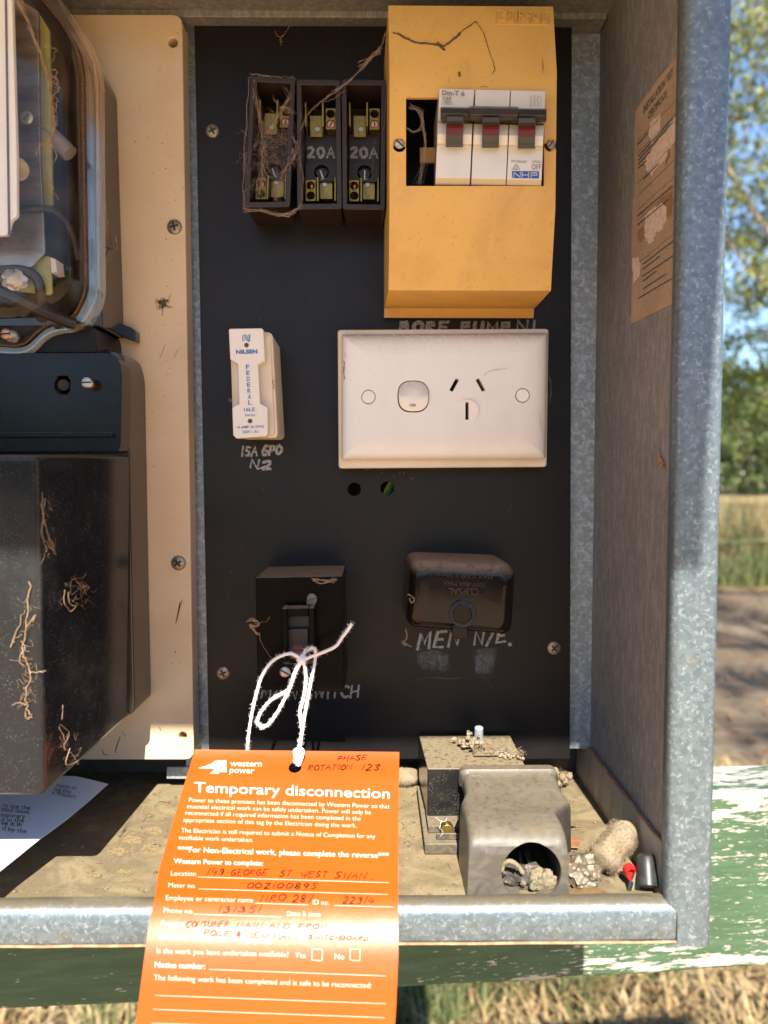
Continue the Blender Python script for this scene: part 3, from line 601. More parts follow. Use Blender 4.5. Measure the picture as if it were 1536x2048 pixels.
for _ in range(46):
    x, y = random.uniform(400, 1135), random.uniform(40, 1490); l = random.uniform(8, 60); a = random.gauss(1.5, .7); ribbon(mb, crom([V(x, y), V(x+math.cos(a)*l*.5+random.gauss(0, 2), y+math.sin(a)*l*.5), V(x+math.cos(a)*l, y+math.sin(a)*l)], 3), random.uniform(.5, 1.1), S, .03)
mb.obj('scratches', M_ink('faint_scratch', (.10, .09, .085), .55, 600), pan, smooth=False)
# earth wire passing behind the panel hole
mb = MB(); mb.tube([P(762, 1010, -14), P(777, 979, -14), P(795, 945, -14)], .0032, 12)
o = tag(mb.obj('earth_wire', wire_g), 'green and yellow wire seen through the right panel hole', 'wire')
mb = MB(); mb.tube([P(759, 1006, -12), P(772, 979, -11), P(790, 943, -12)], .0009, 6); mb.obj('stripe', wire_y, o)
# ================================================================== CREAM BOARD
crb = thing('meter_board', 'cream painted board behind the meter with rounded corners', 'meter board', P(200, 1515, 14))
o = MB().prism([(-140, 28), (364, 28), (388, 1520), (-140, 1520)], 14, -1, 6).obj('board', cream_m, crb)
cut(o, hole(342, 77, 9, 18, 4), hole(362, 1477, 8, 18, 4)); bev(o, .9, 2)
for sx, sy, a in ((349, 454, .25), (357, 1126, .6)): screw(crb, sx, sy, 14.1, 15, ang=a, dome=1.8)
mb = MB(); S = S_(14)
for _ in range(34): 
    x = 325+random.gauss(0, 4); y = 606+random.gauss(0, 4); ribbon(mb, [V(x, y), V(x+random.gauss(0, 5), y+random.gauss(0, 5)), V(x+random.gauss(0, 7), y+random.gauss(0, 7))], random.uniform(.8, 2), S, random.uniform(.05, .5))
for pts, w_ in (([(360, 1205), (356, 1228), (352, 1245)], 3), ([(364, 1200), (358, 1222)], 2), ([(240, 1474), (234, 1490), (230, 1505)], 2.5), ([(204, 1498), (207, 1508), (214, 1510)], 2), ([(244, 1462), (250, 1472)], 1.5), ([(330, 690), (320, 716)], 1.2), ([(357, 697), (348, 715)], 1.2), ([(319, 1455), (322, 1462)], 2), ([(350, 1302), (352, 1306)], 2)): ribbon(mb, [V(*p) for p in pts], w_, S, .1)
for _ in range(24): x, y = random.uniform(270, 370), random.uniform(60, 1480); circ(mb, x, y, random.uniform(.5, 1.4), random.uniform(.5, 1.4), S, .1, 8)
mb.obj('grime_marks', M('grime', (.075, .045, .028), .9, var=(500, (.14, .085, .05), .4, .6), spec=.1), crb, smooth=False)
# ================================================================== ELECTRICITY METER
met = thing('electricity_meter', 'old electricity meter with clear cover and dark brown case on the cream board', 'electricity meter', P(100, 712, 14))
def lo(polyb, db, polyf, df, rnd=0):
    b = [P(x, y, db) for x, y in polyb]; f = [P(x, y, df) for x, y in polyf]
    if rnd: b = rround(b, rnd/1000); f = rround(f, rnd/1000)
    return MB().loft([b, f])
o = MB().prism([(-160, -60), (80, -60), (120, 10), (176, 105), (188, 130), (204, 640), (206, 655), (-160, 655)], 52, 14.2, 4).obj('case', brown_gloss, met, bevel=1.2)
MB().prism([(-160, 652), (186, 652), (190, 668), (194, 706), (-160, 706)], 58, 14.3, 1).obj('neck', neck_m, met, bevel=.8)
MB().prism([(216, 636), (262, 655), (272, 662), (272, 684), (218, 664)], 22, 14.4, 1).obj('side_lug', brown_gloss, met, bevel=.6)
outer = [(-170, -60), (72, -60), (112, -14), (150, 36), (188, 92), (200, 150), (203, 600), (168, 664), (106, 668), (66, 709), (40, 714), (-170, 700)]
inner = [(-170, -60), (40, -60), (86, -4), (128, 48), (160, 100), (168, 150), (175, 585), (148, 640), (92, 652), (52, 690), (36, 694), (-170, 684)]
def rim(o_, i_, d0, d1, rnd):
    A = rround([P(x, y, d1) for x, y in o_], rnd/1000, 6); B = rround([P(x, y, d1) for x, y in i_], rnd/1000, 6)
    n = min(len(A), len(B)); A = A[:n]; B = B[:n]; bk = lambda L_: [V(p.x, -d0/1000, p.z) for p in L_]
    return MB().loft([A, B, bk(B), bk(A), A], False, False)
rim(outer, inner, 53, 60, 7).obj('clear_flange', clear_rim, met, bevel=.7, ang=30)
mid = [(x-7 if x > 0 else x, y-6 if y > 300 else y+4) for x, y in outer]
rim([(x-6 if x > 0 else x, y-6 if y > 300 else y) for x, y in outer], [(x-9 if x > 0 else x, y-9 if y > 300 else y) for x, y in outer], 60, 63, 7).obj('clear_bead', clear_rim, met, bevel=.5)
front = [(-170, -60), (20, -60), (64, -8), (104, 46), (132, 100), (140, 150), (148, 560), (120, 605), (70, 616), (44, 640), (30, 645), (-170, 640)]
b = rround([P(x, y, 58) for x, y in inner], .006, 6); f = rround([P(x, y, 112) for x, y in front], .006, 6); n = min(len(b), len(f)); b, f = b[:n], f[:n]
cen = sum(f, V(0, 0, 0))/n
f2 = [p+(cen-p).normalized()*.003+V(0, -.0022, 0) for p in f]; f3 = [p+(cen-p).normalized()*.007+V(0, -.003, 0) for p in f]
f4 = [p+(cen-p).normalized()*.010+V(0, -.003, 0) for p in f]
MB().loft([b, f, f2, f3, f4], False, True).obj('clear_cover', clear_m, met, ang=60)
mb = MB(); pts = rround([P(x-3 if x > 0 else x, y-2 if y > 300 else y, 61.5) for x, y in inner], .006, 6)
pts = pts[8:-3]; mb.tube(pts, .0006, 6); mb.obj('gasket', gasket_m, met)
MB().prism([(-160, -60), (30, -60), (84, 0), (122, 48), (150, 104), (156, 150), (164, 580), (140, 632), (-160, 640)], 53.2, 52.2, 4).obj('reflection_mask', M('matte_dark_inside', (.018, .012, .009), .7, var=(60, (.035, .024, .017), .45, .7), spec=.1), met)  # dark matte sheet added over the case front to cut the sky reflection
MB().prism([(-60, -40), (20, -14), (76, 22), (80, 300), (90, 505), (62, 535), (-60, 535)], 82, 80).obj('chassis', alu, met, bevel=.4)
mb = MB().prism([(80, 30), (98, 60), (104, 410), (84, 412)], 74, 72); mb.prism([(60, 536), (92, 512), (100, 514), (104, 585), (99, 590), (10, 580), (-10, 545)], 78, 76.5); mb.obj('circuit_board', pcb_m, met)
mb = MB().prism([(100, 514), (111, 518), (114, 544), (102, 546)], 80, 70); mb.obj('connector', M('pale_connector', (.5, .47, .45), .5), met, bevel=.3)
mb = MB().prism([(103, 534), (142, 534), (143, 568), (104, 566)], 62, 60); mb.prism([(104, 563), (144, 560), (144, 562), (104, 565)], 62.6, 60); mb.obj('inner_board', green_pcb, met)
MB().prism([(-120, -70), (22, -70), (33, 300), (34, 432), (22, 440), (15, 470), (-120, 478)], 100, 97, 1.5).obj('faceplate', face_m, met, bevel=.5)
MB().prism([(8.5, -70), (12, -70), (20, 470), (16, 470)], 100.5, 100.05).obj('face_line', M('plum_line', (.10, .07, .10), .5), met)
c0 = P(53, 235, 82); o = MB().dome(c0, V(0, -1, 0), .0033, .0012, 22, 4).obj('rivet', steel_m, met)
screw(met, 53, 234, 83.1, 10, steel_m, False, .9, .4)
MB().tube([P(92, 262, 70), P(118, 285, 70), P(140, 308, 70)], .0042, 12).obj('grey_strap', M('grey_strap', (.20, .18, .165), .5), met)
MB().cyl(P(35, 338, 82), P(35, 338, 92), .0055, n=24).obj('round_boss', alu, met, bevel=.5)
mb = MB(); mb.tube(crom([P(20, 425, 84), P(60, 418, 84), P(100, 420, 80), P(128, 440, 72), P(146, 475, 66), P(155, 520, 62)], 5), .0017, 10)
mb.tube(crom([P(-40, 548, 84), P(30, 540, 84), P(70, 552, 82), P(82, 590, 78), P(84, 640, 70)], 5), .0026, 10); mb.tube(crom([P(-60, 560, 84), P(20, 590, 80), P(90, 625, 74), P(150, 648, 66)], 5), .0030, 10); mb.obj('cable', rubber, met)
seal_m = M('clear_seal', (.40, .37, .33), .12, .2, spec=.8)
MB().blob(P(28, 560, 86), .006, .004, .0045, j=.2).obj('seal', seal_m, met); MB().blob(P(24, 672, 64), .004, .003, .003, j=.15).obj('seal', seal_m, met)
screw(met, 12, 668, 66, 12, copper, False, .1, 1.0)
# terminal cover
mb = MB().prism([(-170, 706), (222, 706), (240, 722), (244, 752), (241, 893), (236, 904), (-170, 904)], 62, 46, 7, 7)
o = mb.obj('terminal_cover', black_gloss, met); cut(o, MB().stamp([(109, 765), (116, 752), (134, 752), (140, 760), (140, 780), (134, 789), (118, 789), (109, 778)], 62, 70, 50)); bev(o, 3.2, 4)
MB().cyl(P(127, 770, 52), P(127, 770, 57), .003, n=16).obj('sunken_screw', rubber, o)
MB().cyl(P(183, 770, 61), P(178, 767, 69), .0021, n=16).obj('screw_shank', copper, o); screw(o, 173, 765, 69, 11, steel_m, False, .05, .7)
MB().prism([(-170, 866), (222, 864), (228, 874), (-170, 876)], 64.2, 60, 1).obj('ridge', black_gloss, o, bevel=1.2)
sideX = lambda y: P(291+(y-772)*.019, y, 14).x
lower_b = [P(-170, 714, 14.2), P(250, 714, 14.2), P(280, 722, 14.2), P(291, 760, 14.2), P(297, 1090, 14.2), P(303, 1398, 14.2), P(-170, 1398, 14.2)]
MB().loft([rround(lower_b, .005), [V(p.x-.0004, -.046, p.z) for p in rround(lower_b, .005)]]).obj('lower_case', brown_gloss, met, bevel=1)
zt_ = P(40, 905, 146).z; zb_ = P(88, 1592, 146).z
xf0 = P(77, 1000, 146).x; xf1 = P(88, 1592, 146).x
bk = [V(-.34, -.044, zt_), V(sideX(905)-.0012, -.044, zt_), V(P(303, 1398, 14).x-.001, -.0145, P(303, 1398, 14).z+.0002), V(-.34, -.0145, P(303, 1398, 14).z+.0002)]
bk = [V(-.34, -.0445, zt_+.001), V(P(296, 905, 14).x-.0011, -.0445, zt_+.001), V(P(303, 1396, 14).x-.0011, -.0145, P(303, 1396, 14).z), V(-.34, -.0145, P(303, 1396, 14).z)]
fr = [V(-.34, -.146, zt_-.001), V(xf0, -.146, zt_-.001), V(xf1, -.146, zb_), V(-.34, -.146, zb_)]
MB().loft([bk, fr]).obj('cable_cover', black_dusty, met, bevel=2.6, seg=4, ba=25)
# cobwebs on the meter
SX = lambda x, y, e=0: PX(x, y, xf0+.0015+(x-80)/220*.009+e*.001)
mb = MB()
for k in range(9):
    strand(mb, [(28+random.uniform(-14, 14), -10, 117), (60, 55, 117), (85, 118, 117), (98, 165, 117), (104, 215, 116), (108, 255, 115), (100, 285, 115)], .13, .9)
for k in range(14):
    a = random.uniform(90, 240); strand(mb, [(72+a*.17, a, 117), (95+random.uniform(0, 25), a+random.uniform(0, 20), 117), (104+random.uniform(-4, 12), a+30, 116)], .12, .6)
strand(mb, [(100, 285, 115), (80, 292, 115), (72, 310, 115)], .18); strand(mb, [(98, 280, 115), (112, 310, 115), (100, 345, 115), (108, 380, 115)], .16); strand(mb, [(100, 345, 115), (86, 350, 115), (118, 400, 115)], .12)
tag(mb.obj('cobweb', tan_web), 'thick dusty pinkish web strand hanging down the clear meter cover', 'cobweb')
def webtag(mb, label, mat=web_m): return tag(mb.obj('cobweb', mat), label, 'cobweb')
mb = MB(); d = 147.2
strand(mb, [(60, 1165, d), (56, 1210, d), (50, 1262, d), (47, 1300, d), (55, 1330, d), (60, 1348, d), (53, 1385, d), (54, 1420, d), (62, 1432, d), (56, 1438, d), (51, 1425, d)], .2, .6)
strand(mb, [(48, 1222, d), (35, 1255, d), (22, 1292, d)], .15, .6); strand(mb, [(44, 1270, d), (32, 1275, d), (24, 1290, d)], .14, .5); strand(mb, [(46, 1300, d), (38, 1322, d), (48, 1330, d)], .18)
strand(mb, [(52, 1410, d), (36, 1405, d), (26, 1411, d)], .18); strand(mb, [(58, 1345, d), (80, 1344, d), (92, 1342, d)], .2); strand(mb, [(54, 1255, d), (70, 1230, d), (66, 1245, d)], .15); strand(mb, [(46, 1300, d), (50, 1295, d), (42, 1280, d)], .18)
for _ in range(26):
    x = random.uniform(42, 64); y = random.uniform(1180, 1430); strand(mb, [(x, y, d), (x+random.gauss(0, 9), y+random.gauss(0, 9), d+.3), (x+random.gauss(0, 14), y+random.gauss(0, 14), d)], .05, .4, 4, 3)
webtag(mb, 'pale stringy web running down the front of the black cable cover', tan_web)
mb = MB()
def sst(pts, r, j=.3): 
    q = crom([SX(x, y, .6) for x, y in pts], 5); q = [p+V(0, random.uniform(-1, 1), random.uniform(-1, 1))*j/1000 for p in q]; mb.tube(q, [r*.6/1000*random.uniform(.6, 1.4) for _ in q], 4)
for k in range(4): sst([(80+random.uniform(0, 14), 985+k*12), (86, 1030), (80+random.uniform(0, 30), 1070), (90+random.uniform(0, 25), 1105)], .18, .9)
sst([(130, 1180), (128, 1205), (142, 1222), (152, 1212), (140, 1208), (136, 1185)], .22, .4); sst([(140, 1176), (145, 1160), (165, 1155), (172, 1148)], .17)
for k in range(10): sst([(145+random.uniform(-5, 30), 1160+random.uniform(-8, 30)), (160+random.uniform(-8, 20), 1175), (170+random.uniform(-20, 8), 1165+random.uniform(0, 30))], .09, .5)
sst([(118, 1455), (130, 1480), (128, 1495), (145, 1510), (155, 1525)], .24, .5); sst([(128, 1495), (138, 1465), (120, 1450)], .17); sst([(140, 1495), (132, 1530), (158, 1520)], .3); sst([(126, 1410), (124, 1440)], .2)
for _ in range(34):
    x, y = random.choice(((random.uniform(85, 120), random.uniform(1000, 1110)), (random.uniform(120, 185), random.uniform(1140, 1220)), (random.uniform(115, 160), random.uniform(1450, 1525)))); sst([(x, y), (x+random.gauss(0, 7), y+random.gauss(0, 9)), (x+random.gauss(0, 10), y+random.gauss(0, 14))], .06, .4)
webtag(mb, 'tangled tan web clinging to the glossy side of the black cable cover', tan_web)
mb = MB(); SC = lambda x, y: PX(x, y, P(204, 640, 52).x+.0012)
for pts in ([(210, 400), (214, 440), (216, 470), (222, 490), (236, 500)], [(222, 490), (218, 505), (212, 520)], [(236, 490), (224, 508), (212, 522)], [(216, 470), (214, 455), (218, 440)], [(192, 160), (202, 175), (212, 182)], [(236, 500), (230, 470), (236, 490)]):
    q = crom([SC(*p) for p in pts], 5); mb.tube([p+V(0, random.uniform(-.4, .4), random.uniform(-.4, .4))*.001 for p in q], .00022, 4)
webtag(mb, 'small brown web hanging on the dark side of the meter case', tan_web)
from mathutils import noise as _no
# ================================================================== FUSE BASES
def fuse_base(tl, tr, br, bl, label, webby=False, dark=False):
    D = 35; c = P((bl[0]+br[0])/2, br[1], D); t = thing('fuse_base', label, 'fuse base', V(c.x, 0, c.z), 'open brown fuse bases beside the yellow enclosure')
    # local unit coordinates on the front face
    def W(u, v, d):
        x = (tl[0]*(1-u)+tr[0]*u)*(1-v)+(bl[0]*(1-u)+br[0]*u)*v; y = (tl[1]*(1-u)+tr[1]*u)*(1-v)+(bl[1]*(1-u)+br[1]*u)*v
        p = P(x, y, D); return V(p.x, -d/1000, p.z)
    def blk(u0, u1, v0, v1, d0, d1, mb=None):
        mb = mb or MB(); return mb.loft([[W(u0, v0, d0), W(u1, v0, d0), W(u1, v1, d0), W(u0, v1, d0)], [W(u0, v0, d1), W(u1, v0, d1), W(u1, v1, d1), W(u0, v1, d1)]])
    pts = rround([W(0, 0, D), W(1, 0, D), W(1, 1, D), W(0, 1, D)], .0016, 4); ctr = (W(0, 0, D)+W(1, 1, D))/2
    bk = [V(ctr.x+(p.x-ctr.x)*.93, -.0002, ctr.z+(p.z-ctr.z)*.96) for p in pts]
    b = MB().loft([bk, pts]).obj('body', fuse_brown, t)
    cut(b, blk(.115, .885, .045, .955, 6, 40)); bev(b, .5, 2)
    blk(.13, .87, .36, .62, 6.2, 15).obj('centre_block', fuse_dark, t, bevel=.4)
    m2 = blk(.13, .87, .56, .705, 15.2, 19).obj('carrier_seat', fuse_dark, t)
    cut(m2, MB().cyl(W(.51, .63, 25), W(.51, .63, 10), .0042, n=24)); bev(m2, .3, 1)
    s = MB().cyl(W(.51, .632, 15.2), W(.51, .632, 17), .0030, n=18).obj('screw', rubber, t)
    a = .35 if not dark else 0.0; q = W(.51, .64, 17.2); u_ = V(math.sin(-a), 0, math.cos(a)); w_ = V(math.cos(a), 0, -math.sin(-a)); MB().add([q+u_*.0026+w_*.0004, q-u_*.0026+w_*.0004, q-u_*.0026-w_*.0004, q+u_*.0026-w_*.0004], [(0, 1, 2, 3)]).obj('slot', steel_m, s, smooth=False)
    for top in (True, False):
        vv = (lambda v: v) if top else (lambda v: 1-v)
        uu = (lambda u: u) if top else (lambda u: 1-u)
        def bb(u0, u1, v0, v1, d0, d1, mb=None):
            a_, b_ = sorted((uu(u0), uu(u1))); c_, d_ = sorted((vv(v0), vv(v1))); return blk(a_, b_, c_, d_, d0, d1, mb)
        e = bb(.24, .54, .165, .335, 6.2, 17); e.add([], []); o = e.obj('contact_plate', brass, t, bevel=.3)
        m = MB(); bb(.145, .19, .11, .30, 6.2, 25, m); bb(.545, .59, .11, .30, 6.2, 25, m); m.obj('contact_jaw', brass, t, bevel=.25)
        k = bb(.62, .86, .13, .30, 6.2, 21).obj('terminal', brass, t)
        cut(k, MB().cyl(W(uu(.74), vv(.175), 30), W(uu(.74), vv(.175), 9), .0023, n=20), MB().cyl(W(uu(.74), vv(.255), 30), W(uu(.74), vv(.255), 12), .0023, n=20)); bev(k, .25, 1)
        if top:
            s = MB().cyl(W(.74, .255, 12), W(.74, .255, 20.4), .0020, n=18).obj('screw', copper, t); q = W(.74, .255, 20.5); r = random.uniform(.5, 1.6); u_ = V(math.cos(r), 0, math.sin(r)); w_ = V(-math.sin(r), 0, math.cos(r))
            MB().add([q+u_*.0018+w_*.0003, q-u_*.0018+w_*.0003, q-u_*.0018-w_*.0003, q+u_*.0018-w_*.0003], [(0, 1, 2, 3)]).obj('slot', slot_m, s, smooth=False)
        else:
            MB().tube([W(uu(.74), vv(.255), 13), W(uu(.74), vv(.33), 15)], .0017, 10).obj('wire_stub', copper, t)
        MB().cyl(W(uu(.42), vv(.28), 17), W(uu(.42), vv(.28), 17.6), .0013, n=14).obj('rivet', steel_m, t)
        if top: bb(.13, .87, .30, .36, 6.2, 14).obj('ledge', fuse_brown, t)
    def wpx(u, v): return ((tl[0]*(1-u)+tr[0]*u)*(1-v)+(bl[0]*(1-u)+br[0]*u)*v, (tl[1]*(1-u)+tr[1]*u)*(1-v)+(bl[1]*(1-u)+br[1]*u)*v)
    S = lambda x, y, e=0: V(*(lambda p: (p.x, -.0152-e*.001, p.z))(P(x, y, D)))
    mb = MB(); x0, y0 = wpx(.17, .49); x1, _ = wpx(.80, .49); 
    if not webby: hand(mb, '20A', (x0, y0), (x1, y0+1), 21, 6, S, .0, .04, .1, .45); mb.obj('marker_lettering', chalk, t, smooth=False)
    return t
fuse_base((501, 151), (591, 156), (580, 414), (488, 416), 'brown open fuse base choked with cobwebs, next to the bare black panel', webby=True)
fuse_base((593, 158), (681, 159), (684, 418), (594, 419), 'brown open fuse base marked 20A between the webbed base and another 20A base')
fuse_base((683, 158), (773, 159), (770, 420), (685, 419), 'brown open fuse base marked 20A against the side of the yellow enclosure', dark=True)
rr = random.Random(4)
mb = MB(); D = 36
def net(pts, n, spread, r, jit=.8):
    for _ in range(n): strand(mb, [(x+random.gauss(0, spread), y+random.gauss(0, spread), d_+random.uniform(-3, 1.5)) for x, y, d_ in pts], r*random.uniform(.3, .75), jit, 4, 3)
net([(504, 160, D), (512, 205, D), (522, 245, 32), (526, 275, 30)], 9, 3, .12); net([(580, 190, D), (560, 225, D), (540, 262, 32), (526, 280, 30)], 7, 2.5, .12)
net([(526, 280, 30), (525, 310, 31), (524, 345, 32), (520, 390, 34)], 12, 3, .15); net([(526, 280, 30), (510, 290, 33), (498, 310, 35), (491, 345, 36)], 8, 3, .12)
net([(530, 275, 30), (560, 280, 31), (590, 285, 34)], 9, 7, .09); net([(520, 360, 33), (505, 372, 35), (495, 385, 36)], 5, 4, .12); net([(522, 352, 33), (518, 372, 33), (524, 395, 32)], 10, 6, .08)
net([(588, 300, D), (582, 320, D), (566, 350, D), (558, 385, D), (548, 400, 34)], 6, 2.5, .13); net([(570, 345, D), (560, 362, D), (552, 380, 34)], 8, 6, .08)
net([(585, 275, D), (594, 290, D), (592, 305, D), (584, 318, D)], 6, 1.5, .2); net([(600, 225, D), (597, 265, D), (601, 300, D), (603, 370, D), (604, 410, D)], 3, 1.5, .12)
net([(487, 418, D), (520, 420, D), (550, 428, D), (580, 428, D), (604, 414, D)], 12, 2.2, .22); net([(500, 150, D), (530, 153, D), (565, 155, D), (590, 157, D)], 3, 1.5, .15)
net([(498, 155, D), (494, 230, D), (490, 320, D), (487, 415, D)], 3, 1, .14); net([(570, 170, D), (578, 195, D), (572, 222, D)], 4, 3, .1); net([(545, 195, 30), (562, 212, 32), (580, 218, D)], 6, 3, .1)
net([(545, 382, 34), (555, 395, 33), (560, 408, 34)], 6, 4, .09)
for _ in range(230):
    x = random.uniform(497, 596); y = random.uniform(230, 345); q = [(x, y, random.uniform(24, 35))]
    for _ in range(3): q.append((q[-1][0]+random.gauss(0, 9), q[-1][1]+random.gauss(0, 9), q[-1][2]+random.uniform(-2, 2)))
    strand(mb, q, random.uniform(.03, .07), .5, 3, 3)
webtag(mb, 'dense dusty cobweb filling the first brown fuse base', web_m)
mb = MB(); net([(575, 220, D), (585, 225, D)], 14, 4, .15)
for x, y in ((588, 300), (592, 312), (580, 328)): net([(x, y, D+1), (x-8, y+14, D+1), (x-14, y+32, D+1)], 2, 2, .25)
webtag(mb, 'reddish clotted web strand at the right rim of the webbed fuse base', tan_web)
mb = MB()
for k in range(5): strand(mb, [(600, 262, 36), (616, 228, 36), (640, 205, 37), (672, 182, 38), (700, 160, 40), (735, 124, 44), (758, 100, 48), (772, 66, 50)], .06, .7, 6)
for k in range(10): strand(mb, [(722+random.gauss(0, 5), 134+random.gauss(0, 4), 43), (745+random.gauss(0, 3), 112, 46), (762, 95+random.gauss(0, 4), 48)], .1, .6, 4)
for k in range(5): strand(mb, [(672+random.gauss(0, 3), 182+random.gauss(0, 2), 38), (690, 168, 39), (705, 156, 40)], .09, .5, 4)
strand(mb, [(640, 205, 37), (662, 200, 36), (690, 180, 38)], .1); strand(mb, [(776, 85, 50), (768, 250, 36), (752, 275, 36), (745, 330, 36), (738, 385, 36)], .05)
webtag(mb, 'long taut web slung from the fuse bases up to the yellow enclosure', web_m)
mb = MB()
for pts in ([(580, 25), (579, 48), (570, 66), (562, 76)], [(550, 62), (556, 72), (562, 76), (562, 92)], [(562, 74), (568, 70), (560, 80), (566, 84)]): strand(mb, [(x, y, 2) for x, y in pts], .16, .3)
webtag(mb, 'tiny brown web hanging near the top edge of the black panel', web_m)
# ================================================================== YELLOW ENCLOSURE
enc = thing('breaker_enclosure', 'yellow plastic breaker enclosure with a rectangular window, screwed to the black panel', 'breaker enclosure', P(930, 637, 0))
xl_, xr_ = P(779, 300, 62).x, P(1112, 300, 62).x
def zat(y, d): return P(930, y, d).z
prof = [(0.4, zat(633, 0)), (4, zat(636, 4)), (5, zat(617, 5)), (9, zat(615, 9)), (53, zat(581, 53)), (62, zat(416, 62)), (62, zat(145, 62)), (50.5, zat(12, 50.5)), (.4, zat(14, 50)-.004)]
ic = [(-5, zat(640, 4)-.01), (-5, zat(607, 50)), (50, zat(575, 50)), (59.8, zat(416, 60)), (59.8, zat(145, 60)), (48, zat(20, 48)), (-5, zat(20, 48))]
xb = lambda d: xl_-.0022*(1-d/62.0)
o = MB().loft([[V(xb(d), -d/1000, z) for d, z in prof], [V(xr_+.0008*(1-d/62.0), -d/1000, z) for d, z in prof]]).obj('cover', yellow_m, enc)
inn = MB().loft([[V(xl_+.0022, -d/1000, z) for d, z in [(-5, zat(612, 5)+.001), (50, zat(575, 50)), (59.8, zat(416, 60)), (59.8, zat(145, 60)), (47, zat(22, 48)), (-5, zat(22, 48))]], [V(xr_-.0022, -d/1000, z) for d, z in [(-5, zat(612, 5)+.001), (50, zat(575, 50)), (59.8, zat(416, 60)), (59.8, zat(145, 60)), (47, zat(22, 48)), (-5, zat(22, 48))]]])
cut(o, inn, MB().stamp([(812, 195), (1089, 195), (1088, 372), (812, 372)], 62, 72, 50), MB().cyl(P(799, 287, 70), V(P(799, 287, 62).x, -.060, P(799, 287, 62).z), .0036, n=24), MB().cyl(P(1103, 287, 70), V(P(1103, 287, 62).x, -.060, P(1103, 287, 62).z), .0034, n=24))
bev(o, .9, 3)
screw(enc, 799, 287, 60.5, 10.5, steel_m, False, -.75, .8); screw(enc, 1102, 288, 60.3, 9.5, screw_m, False, .9, .7)
MB().prism([(840, 295), (1089, 295), (1089, 325), (840, 325)], 30, 28).obj('din_rail', yellow_m, enc)
mb = MB(); 
def Sy(x, y, e=0):                             # slanted upper face of the cover
    a = P(x, 145, 62); b = P(x, 12, 50.5); n_ = (b-a); r = ray(x, y); N_ = V(0, 1, 0).cross(V(1, 0, 0)); pn = V(1, 0, 0).cross(n_); t = (a-CAM).dot(pn)/r.dot(pn); p = CAM+r*t; return p+V(0, -1, .2)*e*.001
text(mb, 'CLIPSAL', (995, 44), (1094, 46), 21, Sy, bold=.0, e=0, raise_=1.2)
for a, b in (((992, 21), (1098, 23)), ((991, 48), (1097, 50)), ((992, 21), (991, 48)), ((1098, 23), (1097, 50))): mb.tube([Sy(*a, .05), Sy(*b, .05)], .00035, 6)
mb.obj('embossed_lettering', yellow_m, enc)
mb = MB()
def sy(pts, r, j=.25, n=1):
    for _ in range(n):
        q = crom([Sy(x+random.gauss(0, .6), y+random.gauss(0, .6), .3) for x, y in pts], 5); q = [p+V(random.uniform(-1, 1), 0, random.uniform(-1, 1))*j/1000 for p in q]; mb.tube(q, [r/1000*random.uniform(.6, 1.4) for _ in q], 4)
sy([(786, 66), (800, 70), (830, 85), (860, 88), (886, 92)], .17, .4, 6); sy([(886, 94), (900, 84), (920, 68)], .26, .4, 6); sy([(915, 70), (935, 55), (953, 43)], .15, .3, 3); sy([(875, 86), (880, 92), (888, 101)], .35, .5, 5)
sy([(952, 44), (962, 58), (972, 78), (978, 105), (989, 136), (984, 148)], .12, .3, 2); sy([(1084, 120), (1086, 130), (1085, 143)], .13, .4); sy([(918, 146), (921, 152)], .3, .5, 3); sy([(960, 176), (968, 171), (975, 176)], .14)
sy([(898, 155), (896, 166)], .08)
webtag(mb, 'dark dusty web strands stuck across the top of the yellow enclosure', M('dark_web', (.13, .085, .055), .9, spec=.1))
# ------------------------------------------------------------------ circuit breaker
brk = thing('circuit_breaker', 'three pole grey white circuit breaker with linked charcoal toggles and a blue badge', 'circuit breaker', P(975, 372, 40))
# slightly leaning body: side profile per pole
def px_lerp(t, v):                              # t 0..3 across poles, v in px rows
    x = (878+(1090-878)*t/3.0) if v < 250 else (878-(v-180)*.05+(1090-(878))*t/3.0)
    return x
pr_ = [(177, 66), (212, 67), (242, 66), (246, 72), (268, 74), (287, 71.5), (291, 67), (355, 67), (374, 58)]
for k in range(3):
    g = .0002
    rings = []
    for t in (k+.012, k+.988):
        rings.append([P(878-(y-180)*.045+213*t/3.0+(1 if k else 0), y+t*1.6, d) for y, d in pr_]+[V(P(878+213*t/3.0, 374, 62).x, -.022, P(930, 374+t, 58).z), V(P(878+213*t/3.0, 177, 62).x, -.022, P(930, 177+t, 66).z)])
    MB().loft(rings).obj('pole_case', breaker_m, brk, bevel=.35)
    # toggle
    xa = 896+k*72-3; y0 = k*1.6
    tp = [(231, 82), (233, 84.6), (242, 84.2), (249, 80), (256, 77.6), (268, 77.2), (284, 75), (294, 70)]
    m = MB().loft([[P(x-(y-240)*.03, y+y0, d) for y, d in tp]+[P(x, y+y0, d-6) for y, d in reversed(tp)] for x in (xa, xa+34)]).obj('toggle', toggle_m, brk, bevel=.25)
    S = lambda x, y, e=0: P(x, y, 77.25+e)
    MB().loft([[P(x, y+y0, d) for y, d in ((251, 79.7), (256, 78.1), (262, 77.8), (269, 77.45))]for x in (xa+.3, xa+33.2)], False, False, False).obj('indicator', red_m, m)
    mb = MB(); text(mb, 'I ON', (xa+8, 267+y0), (xa+26, 267+y0), 7, S, e=.6, bold=.01); mb.obj('lettering', faint_ink, m, smooth=False)
mb = MB().loft([[P(x, y+(x-880)*.016, d) for y, d in ((216, 68), (214, 76), (218, 81), (228, 82.5), (238, 80), (241, 74), (240, 67))] for x in (881, 938)])
mb.loft([[P(x, y+(x-880)*.016, d) for y, d in ((214, 68), (211, 77), (215, 82), (228, 83.5), (238, 80.5), (241, 74), (240, 67))] for x in (938.3, 1037)])
